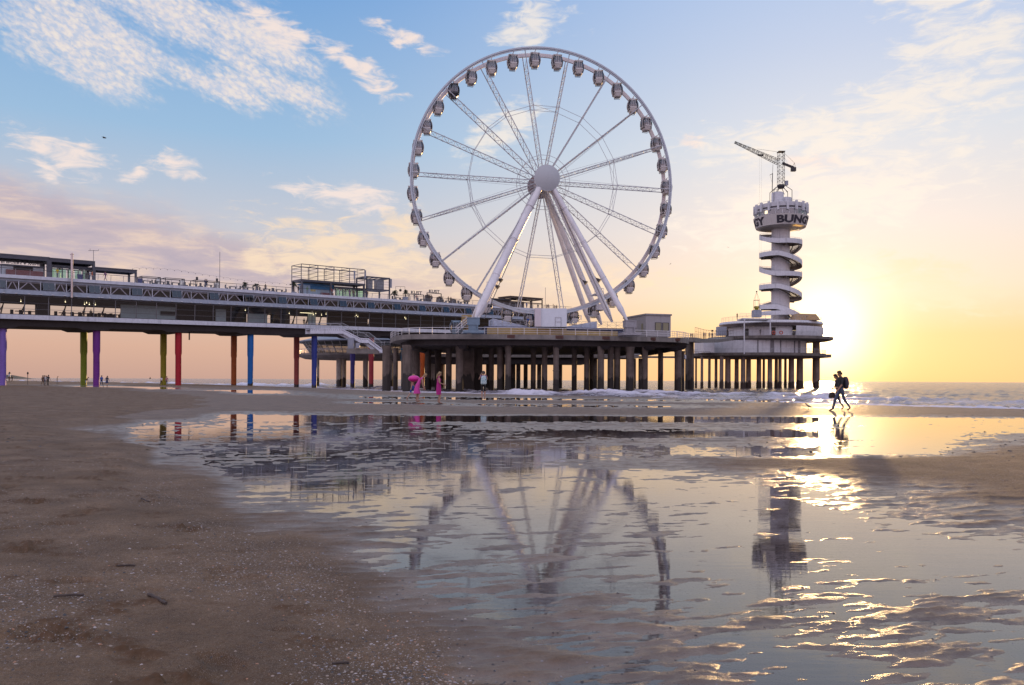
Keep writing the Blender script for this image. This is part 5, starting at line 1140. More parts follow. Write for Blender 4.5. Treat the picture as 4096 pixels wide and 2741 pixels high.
m.lathe((TX_, TD, 0), [(5.9, 20.2), (6., 21.4), (5.9, 21.4)], 30, 1, 1, R(180), R(290)); m.build('base_parapet', WHITE, tw)
# crane
cr = empty('roof_crane', (TX_, TD, 56), 'dark lattice crane with a long raised jib on top of the tower', 'crane')
BLK = mat('crane_steel', (.04, .035, .04), .6)
def lattice(m, a, b, w0, w1, n, r=.055, up=Vector((0, 1, 0))):
    a, b = Vector(a), Vector(b); z = (b - a).normalized(); x = z.cross(up).normalized(); y = x.cross(z)
    def c(f, i, j): w = w0 + (w1 - w0) * f; return a.lerp(b, f) + x * w / 2 * i + y * w / 2 * j
    q = [(-1, -1), (1, -1), (1, 1), (-1, 1)]
    for i, j in q: m.tube(c(0, i, j), c(1, i, j), r, 5)
    for k in range(n):
        f0, f1 = k / n, (k + 1) / n
        for (i, j), (i2, j2) in zip(q, q[1:] + q[:1]):
            m.tube(c(f0, i, j), c(f1, i2, j2), r * .55, 4, caps=False); m.tube(c(f0, i, j), c(f0, i2, j2), r * .5, 4, caps=False)
            if k % 2: m.tube(c(f0, i2, j2), c(f1, i, j), r * .5, 4, caps=False)
m = MB(); lattice(m, (TX_, TD, 58.2), (TX_, TD, 67.8), 1.6, 1.6, 9); m.cbox((TX_, TD, 67.85), 1.9, 1.9, .15); m.build('mast', BLK, cr)
m = MB(); lattice(m, (TX_ - .8, TD, 64.9), (TX_ - 13.5, TD, 70.6), 1.35, .45, 20, .055); m.build('jib', BLK, cr)
m = MB(); m.bar((TX_ + .4, TD, 64.6), (TX_ + 3.7, TD, 63.3), .7, .5); m.cbox((TX_ + 3.6, TD, 62.8), 1.3, 1., 1.1); m.tube((TX_ + 3.2, TD, 63.4), (TX_ + 3.9, TD, 64.7), .05, 4); m.tube((TX_ + 3.9, TD, 64.7), (TX_ + 4.2, TD, 63.2), .05, 4); m.build('counter_jib', BLK, cr)
m = MB(); m.tube((TX_ - .6, TD, 67.8), (TX_ - 7., TD, 68.7), .035, 4); m.tube((TX_ + .6, TD, 67.8), (TX_ + 3.9, TD, 64.7), .03, 4); m.tube((TX_ + .6, TD, 67.), (TX_ + 2.2, TD, 64.), .02, 4)
for o_ in (-.2, .35): m.tube((TX_ - 6. + o_, TD, 66.9), (TX_ - 6. + o_, TD, 33.), .014, 3)
m.build('cables', BLK, cr)
m = MB(); m.cbox((TX_ - 5.9, TD, 66.9), 1.5, .6, .35); m.build('trolley', BLK, cr)
m = MB(); m.lathe((TX_, TD, 0), [(.7, 57.2), (1.15, 57.8), (1.0, 58.3)], 10)
for s1 in (-1, 1):
    for s2_ in (-1, 1): m.tube((TX_ + s1 * .4, TD + s2_ * .4, 57.5), (TX_ + s1 * 1.5, TD + s2_ * 1.5, 55.9), .09, 5); m.tube((TX_ + s1 * 1.0, TD + s2_ * .8, 57.9), (TX_ + s1 * 2.6, TD + s2_ * 1.8, 56.4), .08, 5); m.tube((TX_ + s1 * 2.6, TD + s2_ * 1.8, 56.4), (TX_ + s1 * 2.6, TD + s2_ * 1.8, 53), .09, 5)
m.build('slewing_base', BLK, cr)
m = MB(); m.cbox((TX_ + 1.35, TD - .8, 58.6), .75, .8, 1.3); m.build('crane_cab', GREYF, cr)
m = MB(); a = Vector((GX(3085, TD), TD, 55)); m.tube(a, a + Vector((.1, 0, 6.6)), .12, 6); m.tube(a + Vector((.1, 0, 6.6)), a + Vector((.2, 0, 9.2)), .05, 5); m.tube(a + Vector((-.7, 0, 6.1)), a + Vector((.2, 0, 6.6)), .08, 5); m.tube(a + Vector((-.7, 0, 6.1)), a + Vector((.1, 0, 3.6)), .02, 4); m.tube(a + Vector((.1, 0, 1.6)), a + Vector((1.9, 0, 2.2)), .05, 5)
tag(m.build('davit_mast', BLK), 'thin dark davit mast left of the crane on the tower roof', 'mast')
cg = empty('bungee_cage', (GX(3025, 224), 224, 20), 'yellowish open jump cage hanging at the left of the tower base', 'cage')
m = MB(); X = GX(3025, 224); z0 = 21.3
for s1 in (-.65, .65):
    for s2_ in (-.65, .65): m.tube((X + s1, 224 + s2_, z0), (X + s1, 224 + s2_, z0 + 2.7), .045, 4); m.tube((X + s1, 224 + s2_, z0 + 2.7), (X, 224, z0 + 5.0), .025, 4)
for z in (z0 + .8, z0 + 2.7):
    m.path([(X - .65, 223.35, z), (X + .65, 223.35, z), (X + .65, 224.65, z), (X - .65, 224.65, z), (X - .65, 223.35, z)], .045, 4)
m.sphere((X, 224, z0 + 5.1), .22, 8, 6); m.build('cage_frame', DKFR, cg); m = MB(); m.lathe((X, 224, 0), [(.35, z0 + .1), (.75, z0 + .5), (.7, z0 + 1.0), (.55, z0 + .6)], 12); m.cbox((X, 224, z0 + .02), 1.4, 1.4, .12); m.build('cage_basket', mat('yellow_basket', (.40, .33, .04), .5), cg)
m = MB(); X = GX(3025, 224); m.cbox((X, 224, 20.2), 2.2, 2.2, 2.0); tag(m.build('cage_plinth', GREYF), 'grey block under the jump cage beside the tower base', 'plinth')

# ------------------------------------------------------------------ far coast, boat, posts
m = MB(); D = 1500; pts = [(GX(-700, D), 14), (GX(-200, D), 11), (GX(22, D), 7.2), (GX(60, D), 7), (GX(78, D), 1.)]; ring1 = []
poly2 = [(-2200, 4)] + pts
n = 40; rings = []
for k in range(n + 1):
    x = GX(-900 + (88 + 900) * k / n, D); f = min(1, max(0, (80 - (-900 + 988 * k / n)) / 45.)); h = (6.4 + 1.2 * math.sin(k * .9) + 3 * (1 - k / n)) * (f * f * (3 - 2 * f)) + .1
    rings.append([(x, D - 30, SEA - .3), (x, D - 10, SEA + h * .8), (x, D + 10, SEA + h), (x, D + 60, SEA - .3)])
m.loft(rings, False, False); hl = m.build('headland', mat('dune_grass_hill', (.09, .08, .06), .9), smooth=True); tag(hl, kind='structure')
lh = empty('lighthouse', (GX(38, 1450), 1450, 6), 'small pale lighthouse with a gallery on the far headland at the left horizon', 'lighthouse')
m = MB(); c = (GX(38, 1450), 1450, 0); m.lathe(c, [(1.8, 3), (1.6, 8.8)], 14); m.build('tower', WHITE, lh); m = MB(); m.lathe(c, [(1.4, 8.8), (3.4, 9.0), (3.4, 9.3), (1.3, 9.4), (1.3, 11), (1.9, 11.1), (.1, 12.)], 14); m.build('lantern', DKFR, lh)
m = MB(); c = W(601, 1509, 3000); m.box(c.x - 4, c.x + 4, 2999, 3001, SEA, SEA + 1.8); m.hexa([(c.x - 2.5, 2999, SEA + 1.8), (c.x + 2, 2999, SEA + 1.8), (c.x + 2, 3001, SEA + 1.8), (c.x - 2.5, 3001, SEA + 1.8), (c.x - .2, 2999.8, SEA + 8), (c.x + .2, 2999.8, SEA + 8), (c.x + .2, 3000.2, SEA + 8), (c.x - .2, 3000.2, SEA + 8)])
tag(m.build('sailing_boat', DKFR), 'tiny dark boat on the horizon between the pier columns', 'boat')
# ------------------------------------------------------------------ ground height lookup
def gz(x, y):
    z, a, d, zr = sand_z(np.array([[x]], float), np.array([[y]], float)); return float(min(z[0, 0], .45))
def at_px(x, y, z=0.):   # where the ray through a photo pixel meets the sand
    D = F * ZC / (y - hy(x))
    for _ in range(12): D = F * (ZC - gz(GX(x, D), D)) / (y - hy(x))
    return Vector((GX(x, D), D, gz(GX(x, D), D)))
c = at_px(111, 1533); bp_ = empty('beach_marker_post', (GX(111, 150), 150, gz(GX(111, 150), 150)), 'thin post with a small top mark standing on the beach at the far left', 'post')
m = MB(); q = bpy_origin[bp_.name]; m.tube(q, q + Vector((0, 0, 2.0)), .06, 6); m.build('pole', STEEL, bp_); m = MB(); m.sphere(q + Vector((0, 0, 2.15)), .16, 8, 6, 1.6); m.build('top_mark', DKFR, bp_)

# ------------------------------------------------------------------ people
SKINT = {'fair': (.42, .24, .17), 'tan': (.30, .16, .10), 'dark': (.10, .06, .045)}
def pmat(name, c): return mat('cloth_' + name, c, .8, var=.12, scale=9.)
CL = {'black': (.018, .016, .018), 'navy': (.02, .03, .09), 'blue': (.02, .07, .30), 'grey': (.15, .15, .16), 'white': (.55, .54, .55), 'pink': (.55, .05, .30), 'magenta': (.42, .015, .20), 'hotpink': (.62, .01, .28), 'brown': (.10, .06, .04), 'red': (.3, .03, .03), 'yellow': (.6, .42, .03), 'denim': (.05, .07, .12), 'olive': (.09, .09, .05), 'purple': (.2, .08, .2), 'rose': (.38, .16, .16), 'green': (.10, .22, .10)}
def person(label, loc, h=1.72, face=0., pose='stand', top='black', bottom='navy', legs=None, shoe='brown', hair='brown', skin='fair', fine=False, sleeves=True, group=None, slim=1., long_hair=False, dress=None, arm='down', hat=None):
    """pose: stand walk walk2 sit bend; arm: down photo hold rail"""
    s = h / 1.75; J = {}; hz_ = .93 if pose != 'sit' else .48; lean = {'stand': .02, 'walk': .05, 'walk2': .06, 'sit': .0, 'bend': .55, 'look_down': .12}.get(pose, 0)
    def tor(z, y=0.):  # point on leaning torso, z above pelvis
        return Vector((0, y * math.cos(lean) + z * math.sin(lean), hz_ + z * math.cos(lean)))
    J['pel'] = tor(0); J['sp'] = tor(.20); J['ch'] = tor(.40); J['nk'] = tor(.56); hd = .15 if pose in ('look_down', 'bend', 'walk2') else .02
    J['h1'] = tor(.65) + Vector((0, .02 + hd * .3, 0)); J['h2'] = tor(.76) + Vector((0, .03 + hd * .6, -.01))
    for sd_, S in ((-1, 'L'), (1, 'R')):
        J['sh' + S] = tor(.50) + Vector((.175 * sd_ * slim, 0, 0)); J['hp' + S] = tor(-.03) + Vector((.085 * sd_, 0, 0))
        if pose == 'walk': st_, kb = .34 * sd_, .0
        elif pose == 'walk2': st_, kb = .30 * -sd_, .0
        else: st_ = .03 * sd_
        if pose == 'sit': J['kn' + S] = J['hp' + S] + Vector((.02 * sd_, .42, .02)); J['an' + S] = J['kn' + S] + Vector((0, .04, -.40))
        else:
            J['an' + S] = Vector((.09 * sd_, st_ * (1.0 if st_ > 0 else 1.1), .09 + (.07 if st_ < -.1 else 0))); mid = (J['hp' + S] + J['an' + S]) / 2
            J['kn' + S] = mid + Vector((0, .045 + (.05 if st_ < -.1 else 0) + (.03 if abs(st_) < .1 else 0), .02))
        t_ = Vector((0, .17, -.055)) if not (st_ < -.1 and pose.startswith('walk')) else Vector((0, .13, -.11))
        J['to' + S] = J['an' + S] + t_; 
        if pose == 'sit': J['to' + S] = J['an' + S] + Vector((0, .16, -.05))
        sw = {'walk': -.22 * sd_, 'walk2': .2 * sd_}.get(pose, 0)
        if arm == 'photo': J['el' + S] = J['sh' + S] + Vector((.10 * sd_, .16, -.20)); J['wr' + S] = J['sh' + S] + Vector((-.02 * sd_, .30, .08))
        elif arm == 'hold': J['el' + S] = J['sh' + S] + Vector((.05 * sd_, .02, -.28)); J['wr' + S] = J['el' + S] + Vector((-.06 * sd_, .22, -.08))
        elif arm == 'rail': J['el' + S] = J['sh' + S] + Vector((.06 * sd_, .16, -.22)); J['wr' + S] = J['el' + S] + Vector((-.03 * sd_, .20, -.02))
        elif pose == 'bend': J['el' + S] = J['sh' + S] + Vector((.04 * sd_, .05, -.27)); J['wr' + S] = J['el' + S] + Vector((-.05 * sd_, .08, -.22))
        else: J['el' + S] = J['sh' + S] + Vector((.07 * sd_, sw * .4 - .02, -.28)); J['wr' + S] = J['el' + S] + Vector((.0, sw * .6 + .06, -.24))
        J['hn' + S] = J['wr' + S] + (J['wr' + S] - J['el' + S]).normalized() * .09
    Rd = {'pel': .135, 'sp': .115, 'ch': .145, 'nk': .05, 'h1': .075, 'h2': .092}
    for S in 'LR': Rd.update({'sh' + S: .062, 'el' + S: .042, 'wr' + S: .028, 'hn' + S: .03, 'hp' + S: .09, 'kn' + S: .058, 'an' + S: .038, 'to' + S: .032})
    E = [('pel', 'sp', 'T'), ('sp', 'ch', 'T'), ('ch', 'nk', 'T'), ('nk', 'h1', 'S'), ('h1', 'h2', 'S')]
    for S in 'LR': E += [('ch', 'sh' + S, 'T'), ('sh' + S, 'el' + S, 'T' if sleeves else 'S'), ('el' + S, 'wr' + S, 'S'), ('wr' + S, 'hn' + S, 'S'), ('pel', 'hp' + S, 'B'), ('hp' + S, 'kn' + S, 'B'), ('kn' + S, 'an' + S, 'L'), ('an' + S, 'to' + S, 'F')]
    names = list(J)
    if fine:
        for sd_, S in ((-1, 'L'), (1, 'R')):
            d = (J['hn' + S] - J['wr' + S]).normalized(); x = Vector((0, 1, 0)).cross(d); x = (x if x.length > .1 else Vector((1, 0, 0))).normalized(); y = d.cross(x)
            for f in range(4):
                b0 = J['hn' + S] + y * (f - 1.5) * .021; n1, n2 = f'f{f}{S}', f'g{f}{S}'; L = (.042, .05, .046, .036)[f]
                J[n1] = b0 + d * L; J[n2] = b0 + d * L * 1.7 - x * sd_ * .016; Rd[n1] = .0105; Rd[n2] = .008; E += [('hn' + S, n1, 'S'), (n1, n2, 'S')]
            n1 = 't' + S; J[n1] = J['wr' + S] + d * .055 + y * .05; Rd[n1] = .011; E.append(('wr' + S, n1, 'S'))
        J['ns'] = J['h1'] + (J['h2'] - J['h1']) * .45 + Vector((0, .098, 0)); Rd['ns'] = .018; E.append(('h1', 'ns', 'S'))
        names = list(J)
    me = bpy.data.meshes.new('person'); ix = {q: i for i, q in enumerate(names)}
    Mx = Matrix.Rotation(face, 4, 'Z') @ Matrix.Scale(s, 4)
    me.from_pydata([J[q] * s for q in names], [(ix[a], ix[b]) for a, b, _ in E], []); ob = bpy.data.objects.new('tmp', me); col.objects.link(ob)
    md = ob.modifiers.new('s', 'SKIN'); md.use_smooth_shade = True
    for i, q in enumerate(names): sv = me.skin_vertices[0].data[i]; r_ = Rd[q] * s; sv.radius = (r_ * (1.15 if q in ('ch', 'pel') else 1) * slim, r_ * (.78 if q in ('ch', 'pel', 'sp') else 1)); sv.use_root = q == 'pel'
    md = ob.modifiers.new('b', 'SUBSURF'); md.levels = 1 if not fine else 2
    ev = bpy.data.meshes.new_from_object(ob.evaluated_get(bpy.context.evaluated_depsgraph_get())); bpy.data.objects.remove(ob)
    skm = mat('skin_' + skin, SKINT[skin], .6, var=.08, scale=9.)
    legm = skm if legs == 'skin' else pmat(legs or bottom, CL[legs or bottom]); shm = skm if shoe == 'skin' else pmat(shoe, CL[shoe])
    for q in (skm, pmat(top, CL[top]), pmat(bottom, CL[bottom]), legm, shm): ev.materials.append(q)
    key = {'S': 0, 'T': 1, 'B': 2, 'L': 3, 'F': 4}; segs = [(J[a] * s, J[b] * s, key[k]) for a, b, k in E]
    A = np.array([q[0] for q in segs]); Bq = np.array([q[1] for q in segs]); K = np.array([q[2] for q in segs]); AB = Bq - A; L2 = (AB ** 2).sum(1) + 1e-9
    cen = np.array([p.center[:] for p in ev.polygons])
    if len(cen):
        t = np.clip(((cen[:, None] - A) * AB).sum(2) / L2, 0, 1); dd_ = ((cen[:, None] - A - t[..., None] * AB) ** 2).sum(2); mi = K[dd_.argmin(1)]
        ev.polygons.foreach_set('material_index', mi.astype(np.int32)); ev.polygons.foreach_set('use_smooth', [True] * len(mi))
    if pose == 'sit': loc = Vector(loc)
    o = bpy.data.objects.new('person', ev); ev.name = 'person'; col.objects.link(o); o.location = loc; o.rotation_euler = (0, 0, face); tag(o, label, 'person', group)
    bpy_origin[o.name] = Vector(loc)
    hm = mat('hair_' + hair, {'brown': (.05, .03, .02), 'blond': (.30, .20, .10), 'black': (.012, .01, .01), 'grey': (.3, .29, .28)}[hair], .7, scale=20.)
    m = MB(); hc = (J['h1'] * .35 + J['h2'] * .65 + Vector((0, -.012, .012))) * s; r_ = .108 * s
    prof = [(r_ * math.sin(R(q)) + .001, r_ * 1.08 * math.cos(R(q))) for q in (0, 20, 40, 60, 80, 98)]
    rings = [[(hc.x + q * math.cos(k * math.pi / 6), hc.y + q * math.sin(k * math.pi / 6) * 1.08, hc.z + zz - (.055 * s * max(0, -math.sin(k * math.pi / 6)) if q > .06 * s else 0) + (.03 * s * max(0, math.sin(k * math.pi / 6)) if q > .09 * s else 0)) for k in range(12)] for q, zz in prof]
    m.loft(rings, True, True)
    if long_hair:
        b0 = hc + Vector((0, -.09 * s, -.02 * s)); m.tube(b0, b0 + Vector((0, -.05, -.16)) * s, .05 * s, 7, r2=.045 * s); m.tube(b0 + Vector((0, -.05, -.16)) * s, b0 + Vector((0, -.03, -.36)) * s, .045 * s, 7, r2=.015 * s)
    ho = m.build('hair', hm, o, local=True, smooth='auto'); ho.location = (0, 0, 0)
    if dress:
        cdr, z_t, z_b, rb = dress; m = MB(); rings = []
        for f in (0, .2, .42, .7, 1):
            zz = z_t + (z_b - z_t) * f; ctr = tor(0) if zz < hz_ else tor(zz - hz_); cy = ctr.y * (1 if zz >= hz_ else max(0, 1 - (hz_ - zz)))
            rr = (.150, .128, .150, .175, rb)[(0, .2, .42, .7, 1).index(f)]
            rings.append([((rr * math.cos(k * math.pi / 9)) * s * (1 + .06 * math.sin(k * 2.6) * f), (cy + rr * .82 * math.sin(k * math.pi / 9)) * s * (1 + .05 * math.sin(k * 3.1) * f), zz * s + .01 * math.sin(k * 2.) * f) for k in range(18)])
        m.loft(rings[::-1], True, False); d_ = m.build('dress', pmat(cdr, CL[cdr]), o, local=True, smooth='auto'); d_.location = (0, 0, 0)
    if hat:
        m = MB(); m.lathe((hc.x, hc.y, hc.z + .02 * s), [(.2 * s, 0), (.12 * s, .02 * s), (.10 * s, .12 * s), (.02 * s, .13 * s)], 12); h_ = m.build('sun_hat', pmat(hat, CL[hat]), o, local=True); h_.location = (0, 0, 0)
    return o, J, s
# the couple walking at the waterline
pc = at_px(3352, 1645)
left_ = math.pi / 2   # facing -X
o, J, s = person('man in dark jacket with backpack walking left at the water edge, head down', (GX(3364, 35.6), 35.6, gz(GX(3364, 35.6), 35.6) - .01), 1.80, left_ + .1, 'walk', 'black', 'denim', None, 'brown', 'brown', 'tan', True)
def pl_(o, v, s): return Matrix.Translation(o.location) @ Matrix.Rotation(o.rotation_euler.z, 4, 'Z') @ (Vector(v) * s)
m = MB(); c = Vector((0, -.20, 1.28))
rings = []
for z, w_, d_ in ((-.30, .20, .06), (-.22, .30, .16), (-.05, .32, .20), (.12, .30, .17), (.22, .2, .08)):
    rings.append([pl_(o, c + Vector((w_ / 2 * math.copysign(abs(math.cos(t)) ** .6, math.cos(t)), d_ / 2 * math.copysign(abs(math.sin(t)) ** .6, math.sin(t)) - (.02 if z < 0 else 0), z)), s) for t in [k * math.pi / 8 + .01 for k in range(16)]])
m.loft(rings); m.build
tag(m.build('backpack', pmat('dark_bag', (.05, .045, .06)), at=pl_(o, c, s), smooth='auto'), 'dark backpack on the back of the man walking at the waterline', 'backpack')
o2, J2, s2_ = person('woman in dark top hidden behind the walking man, carrying a handbag', (GX(3353, 36.5), 36.5, gz(GX(3353, 36.5), 36.5) - .01), 1.66, left_ + .12, 'walk2', 'black', 'black', 'denim', 'skin', 'black', 'tan', True, arm='hold')
c = pl_(o2, J2['hnR'] + Vector((-.0, .06, -.24)), 1) if False else Matrix.Translation(o2.location) @ Matrix.Rotation(o2.rotation_euler.z, 4, 'Z') @ (J2['hnL'] * s2_ + Vector((0, .03, -.25)))
m = MB(); rings = []
for z, w_, d_ in ((-.17, .24, .10), (-.13, .34, .15), (.0, .30, .14), (.14, .16, .06)): rings.append([(c.x + w_ / 2 * math.cos(k * math.pi / 7), c.y + d_ / 2 * math.sin(k * math.pi / 7), c.z + z) for k in range(14)])
m.loft(rings); m.path([c + Vector((-.09, 0, .14)), c + Vector((-.04, 0, .26)), c + Vector((.04, 0, .26)), c + Vector((.09, 0, .14))], .014, 6)
tag(m.build('handbag', pmat('bag', (.035, .025, .02)), at=c, smooth='auto'), 'rounded dark handbag carried by the woman at the waterline', 'handbag')
# girls and the bather with the rucksack
c = at_px(1755, 1616); person('girl with a ponytail in a long magenta dress standing on wet sand', c, 1.62 * c.y / 45 if False else 128 * c.y / F, -math.pi / 2 + .15, 'stand', 'magenta', 'magenta', 'skin', 'skin', 'blond', 'fair', True, False, None, .88, True, ('magenta', 1.38, .50, .155), 'hold')
c = at_px(1668, 1612); person('bent girl in a loose pink dress stepping right beside a smaller child', c, 118 * c.y / F * 1.05, -math.pi / 2 + .3, 'bend', 'pink', 'pink', 'skin', 'skin', 'blond', 'fair', True, False, None, .85, False, ('pink', 1.40, .52, .25))
c = at_px(1650, 1605); person('small child in a striped shirt and blue shorts behind the bent girl', c, 100 * c.y / F * 1.08, -math.pi / 2 + .5, 'walk', 'rose', 'blue', 'skin', 'skin', 'blond', 'fair', True, False, None, .85)
cc = c + Vector((.10, -.1, 100 * c.y / F * .90)); m = MB(); m.sphere(cc, .5 * c.y / 42 * .62, 14, 9, .58); tag(m.build('inflatable', mat('hotpink_vinyl', (.60, .01, .26), .3), at=cc, smooth=True), 'bright pink inflatable held up over the small child', 'inflatable')
c = at_px(1934, 1599); ob_, Jb, sb = person('person in dark shorts seen from behind taking a photo of the pier', c, 114 * c.y / F, .1, 'stand', 'purple', 'black', 'skin', 'black', 'brown', 'fair', True, False, None, .95, False, None, 'photo')
m = MB(); rings = []; c0 = Vector((0, -.19, 1.22))
for z, w_, d_ in ((-.30, .26, .08), (-.24, .36, .20), (-.02, .36, .22), (.17, .30, .18), (.25, .16, .08)): rings.append([Matrix.Translation(ob_.location) @ Matrix.Rotation(.1, 4, 'Z') @ ((c0 + Vector((w_ / 2 * math.copysign(abs(math.cos(t)) ** .6, math.cos(t)), d_ / 2 * math.copysign(abs(math.sin(t)) ** .6, math.sin(t)), z))) * sb) for t in [k * math.pi / 8 + .01 for k in range(16)]])
m.loft(rings); mt = bpy.data.materials.new('patterned_bag'); mt.use_nodes = True; N = NT(mt.node_tree); b = mt.node_tree.nodes['Principled BSDF']; vo = N.noise(N.n('ShaderNodeNewGeometry').outputs['Position'], 26., 2)
N.put(b.inputs['Base Color'], N.ramp(vo.outputs[0], [(.36, (.05, .12, .30)), (.45, (.25, .50, .52)), (.55, (.62, .66, .66))])); b.inputs['Roughness'].default_value = .8
tag(m.build('rucksack', mt, at=pl_(ob_, c0, sb), smooth='auto'), 'white and turquoise patterned rucksack worn by the person taking a photo', 'rucksack')
# walkers under the pier
PB = [('hatted person in a long dark dress walking away, leftmost of the dark group of four', 171, 1536, 1.62, 0, 'walk', dict(top='brown', bottom='brown', hat='black', hair='black')),
      ('slim person in grey behind the hatted walker', 178, 1531, 1.70, 0, 'stand', dict(top='grey', bottom='denim')),
      ('broad person in a black shirt holding a bag, walking away in the dark group', 192, 1536, 1.76, 0, 'walk2', dict(top='black', bottom='black', hair='black')),
      ('pale shirted person half hidden behind the broad black shirted walker', 184, 1532, 1.66, 0, 'walk', dict(top='white', bottom='grey')),
      ('lone stooping person at the water edge between the dark group and green column', 228, 1529, 1.62, -1.2, 'look_down', dict(top='grey', bottom='grey')),
      ('person bending forward just right of the lime green column', 343, 1534, 1.62, -1.4, 'bend', dict(top='brown', bottom='white', legs='skin')),
      ('person in a bright blue shirt walking beside the purple column', 406, 1535, 1.78, 0, 'walk', dict(top='blue', bottom='navy', hair='black')),
      ('person in a dark cape like top walking beside the blue shirted person', 428, 1535, 1.72, 0, 'walk2', dict(top='black', bottom='navy', legs='skin', hair='brown', dress=('navy', 1.4, .55, .28))),
      ('person in a pale top walking at the foot of the olive yellow column', 645, 1537, 1.60, 0, 'walk', dict(top='white', bottom='black', hair='black')),
      ('person in a rose top walking right of the olive yellow column', 667, 1537, 1.66, .4, 'walk2', dict(top='rose', bottom='denim')),
      ('distant person standing left of the marker post', 37, 1523, 1.7, 0, 'stand', dict(top='brown', bottom='brown')),
      ('distant person striding towards another, nearest the marker post', 49, 1522, 1.7, 1.5, 'walk', dict(top='black', bottom='brown')),
      ('distant person half hidden by the lavender column', 23, 1522, 1.7, -1.5, 'walk', dict(top='black', bottom='grey'))]
for lb, x, y, h, fc, po, kw in PB:
    D = {1536: 128., 1535: 130., 1534: 140., 1537: 142., 1532: 132., 1531: 133., 1529: 165., 1523: 190., 1522: 192.}[y]
    X = GX(x, D); person(lb, (X, D, gz(X, D)), h, fc, po, **kw)
# people on decks: (photo x, v offset, label, pose kwargs)
def on_pier(x, v, lb, h=1.7, fc=0., po='stand', **kw):
    u = U(x, v); person(lb, PV(u, v, DZ) - Vector((0, 0, .0)), h, fc, po, **kw)
on_pier(420, -.6, 'person in shorts walking alone on the roof deck under the low pergola', 1.75, 1.4, 'walk', top='purple', bottom='purple', legs='skin', skin='dark')
on_pier(358, -.4, 'person in a white top at the right corner of the glass pavilion', 1.7, 1.5, 'stand', top='white', bottom='denim')
on_pier(366, -.2, 'person in dark red beside the white topped person at the pavilion corner', 1.7, -1.5, 'stand', top='red', bottom='navy')
on_pier(228, -.2, 'person in a bright yellow top sitting outside the green glass', 1.75, .8, 'stand', top='yellow', bottom='grey')
on_pier(819, -.2, 'left person of the couple leaning on the railing near the speakers', 1.7, -2.6, 'stand', top='navy', bottom='navy', arm='rail')
on_pier(825, -.1, 'right person of the couple leaning on the railing near the speakers', 1.7, -2.6, 'stand', top='black', bottom='navy', arm='rail')
on_pier(1060, 0., 'person seated alone between the small palms and the scaffold', 1.6, 0, 'stand', top='black', bottom='black')
on_pier(1192, -.4, 'person in black standing by the big palm at the scaffold', 1.75, 1.2, 'stand', top='black', bottom='black')
on_pier(1199, -.2, 'second dark clad person at the left foot of the scaffold', 1.65, -1.2, 'stand', top='navy', bottom='black')
on_pier(1227, -.3, 'person in a green top at the railing before the blue bar', 1.65, 0., 'stand', top='green', bottom='grey')
on_pier(1326, -.2, 'person in red at the right end of the blue bar', 1.75, 1.2, 'stand', top='red', bottom='brown')
on_pier(1357, -.4, 'person with raised arms photographing on the deck before the glass lounge', 1.72, -1.8, 'stand', top='white', bottom='grey', arm='photo')
on_pier(1381, -.2, 'slim pale clad person left of the middle of the glass lounge', 1.6, 0, 'stand', top='grey', bottom='grey')
on_pier(1396, -.3, 'person in a wide purple top before the glass lounge', 1.62, .3, 'stand', top='purple', bottom='purple', slim=1.15)
on_pier(1410, -.3, 'dark haired person rightmost before the glass lounge', 1.6, -.3, 'stand', top='brown', bottom='grey', hair='black')
on_pier(1462, -.5, 'person leaning on the railing between scaffold and plant deck', 1.7, -2.8, 'look_down', top='navy', bottom='navy', arm='rail')
on_pier(1468, -.3, 'companion close behind the person leaning between scaffold and plant deck', 1.65, -2.6, 'stand', top='brown', bottom='denim')
on_pier(1656, -.2, 'person in a pale coat under the first letter frame', 1.72, 0, 'stand', top='grey', bottom='grey')
on_pier(1665, -.1, 'shorter person beside the pale coat under the first letter frame', 1.62, .4, 'stand', top='rose', bottom='navy')
on_pier(1725, -.1, 'person in dark clothes under the second letter frame', 1.75, 0, 'stand', top='black', bottom='navy')
on_pier(1792, -.1, 'left one of two people seated high before the timber sheds', 1.7, 0, 'stand', top='brown', bottom='black')
on_pier(1802, -.1, 'right one of two people seated high before the timber sheds', 1.65, 0, 'stand', top='black', bottom='brown')
for k, (x, lb) in enumerate(((2150, 'person left of the group at the sea end railing'), (2186, 'seated looking person below the bare pole'), (2192, 'person crouching right of the bare pole'), (2212, 'tall person in the tight trio at the sea end'), (2218, 'middle person of the tight trio at the sea end'), (2225, 'right person of the tight trio at the sea end'), (2105, 'person in blue inside the dark terrace bar'), (2120, 'person standing at the right of the dark terrace bar'))):
    on_pier(x, .2, lb, 1.45 + .1 * (k % 4), -.5 + .7 * k, 'stand', top=['black', 'brown', 'navy', 'black', 'black', 'brown', 'blue', 'black'][k], bottom='black')
for x, lb, tp in ((1215, 'dark figure standing inside the gallery by the far window, leftmost of three', 'black'), (1234, 'figure in black trousers inside the gallery, middle of three', 'black'), (1243, 'figure in a brown top inside the gallery, beside the middle one', 'brown'), (1257, 'figure in turquoise inside the gallery near the glass stairs', 'green'), (334, 'dark figure seated in the gallery under the hanging lamps', 'black'), (362, 'dark figure seated in the gallery right of the hanging lamps', 'black')):
    u = U(x, 5.5); person(lb, PV(u, 5.5, 11.91), 1.72, 0., 'stand', top=tp, bottom='black', hair='black')
on_w = WP(-3.2, 3.0, PT); person('wheel attendant in a blue jacket beside the white ticket booth', on_w, 1.8, .3, 'stand', top='blue', bottom='navy')
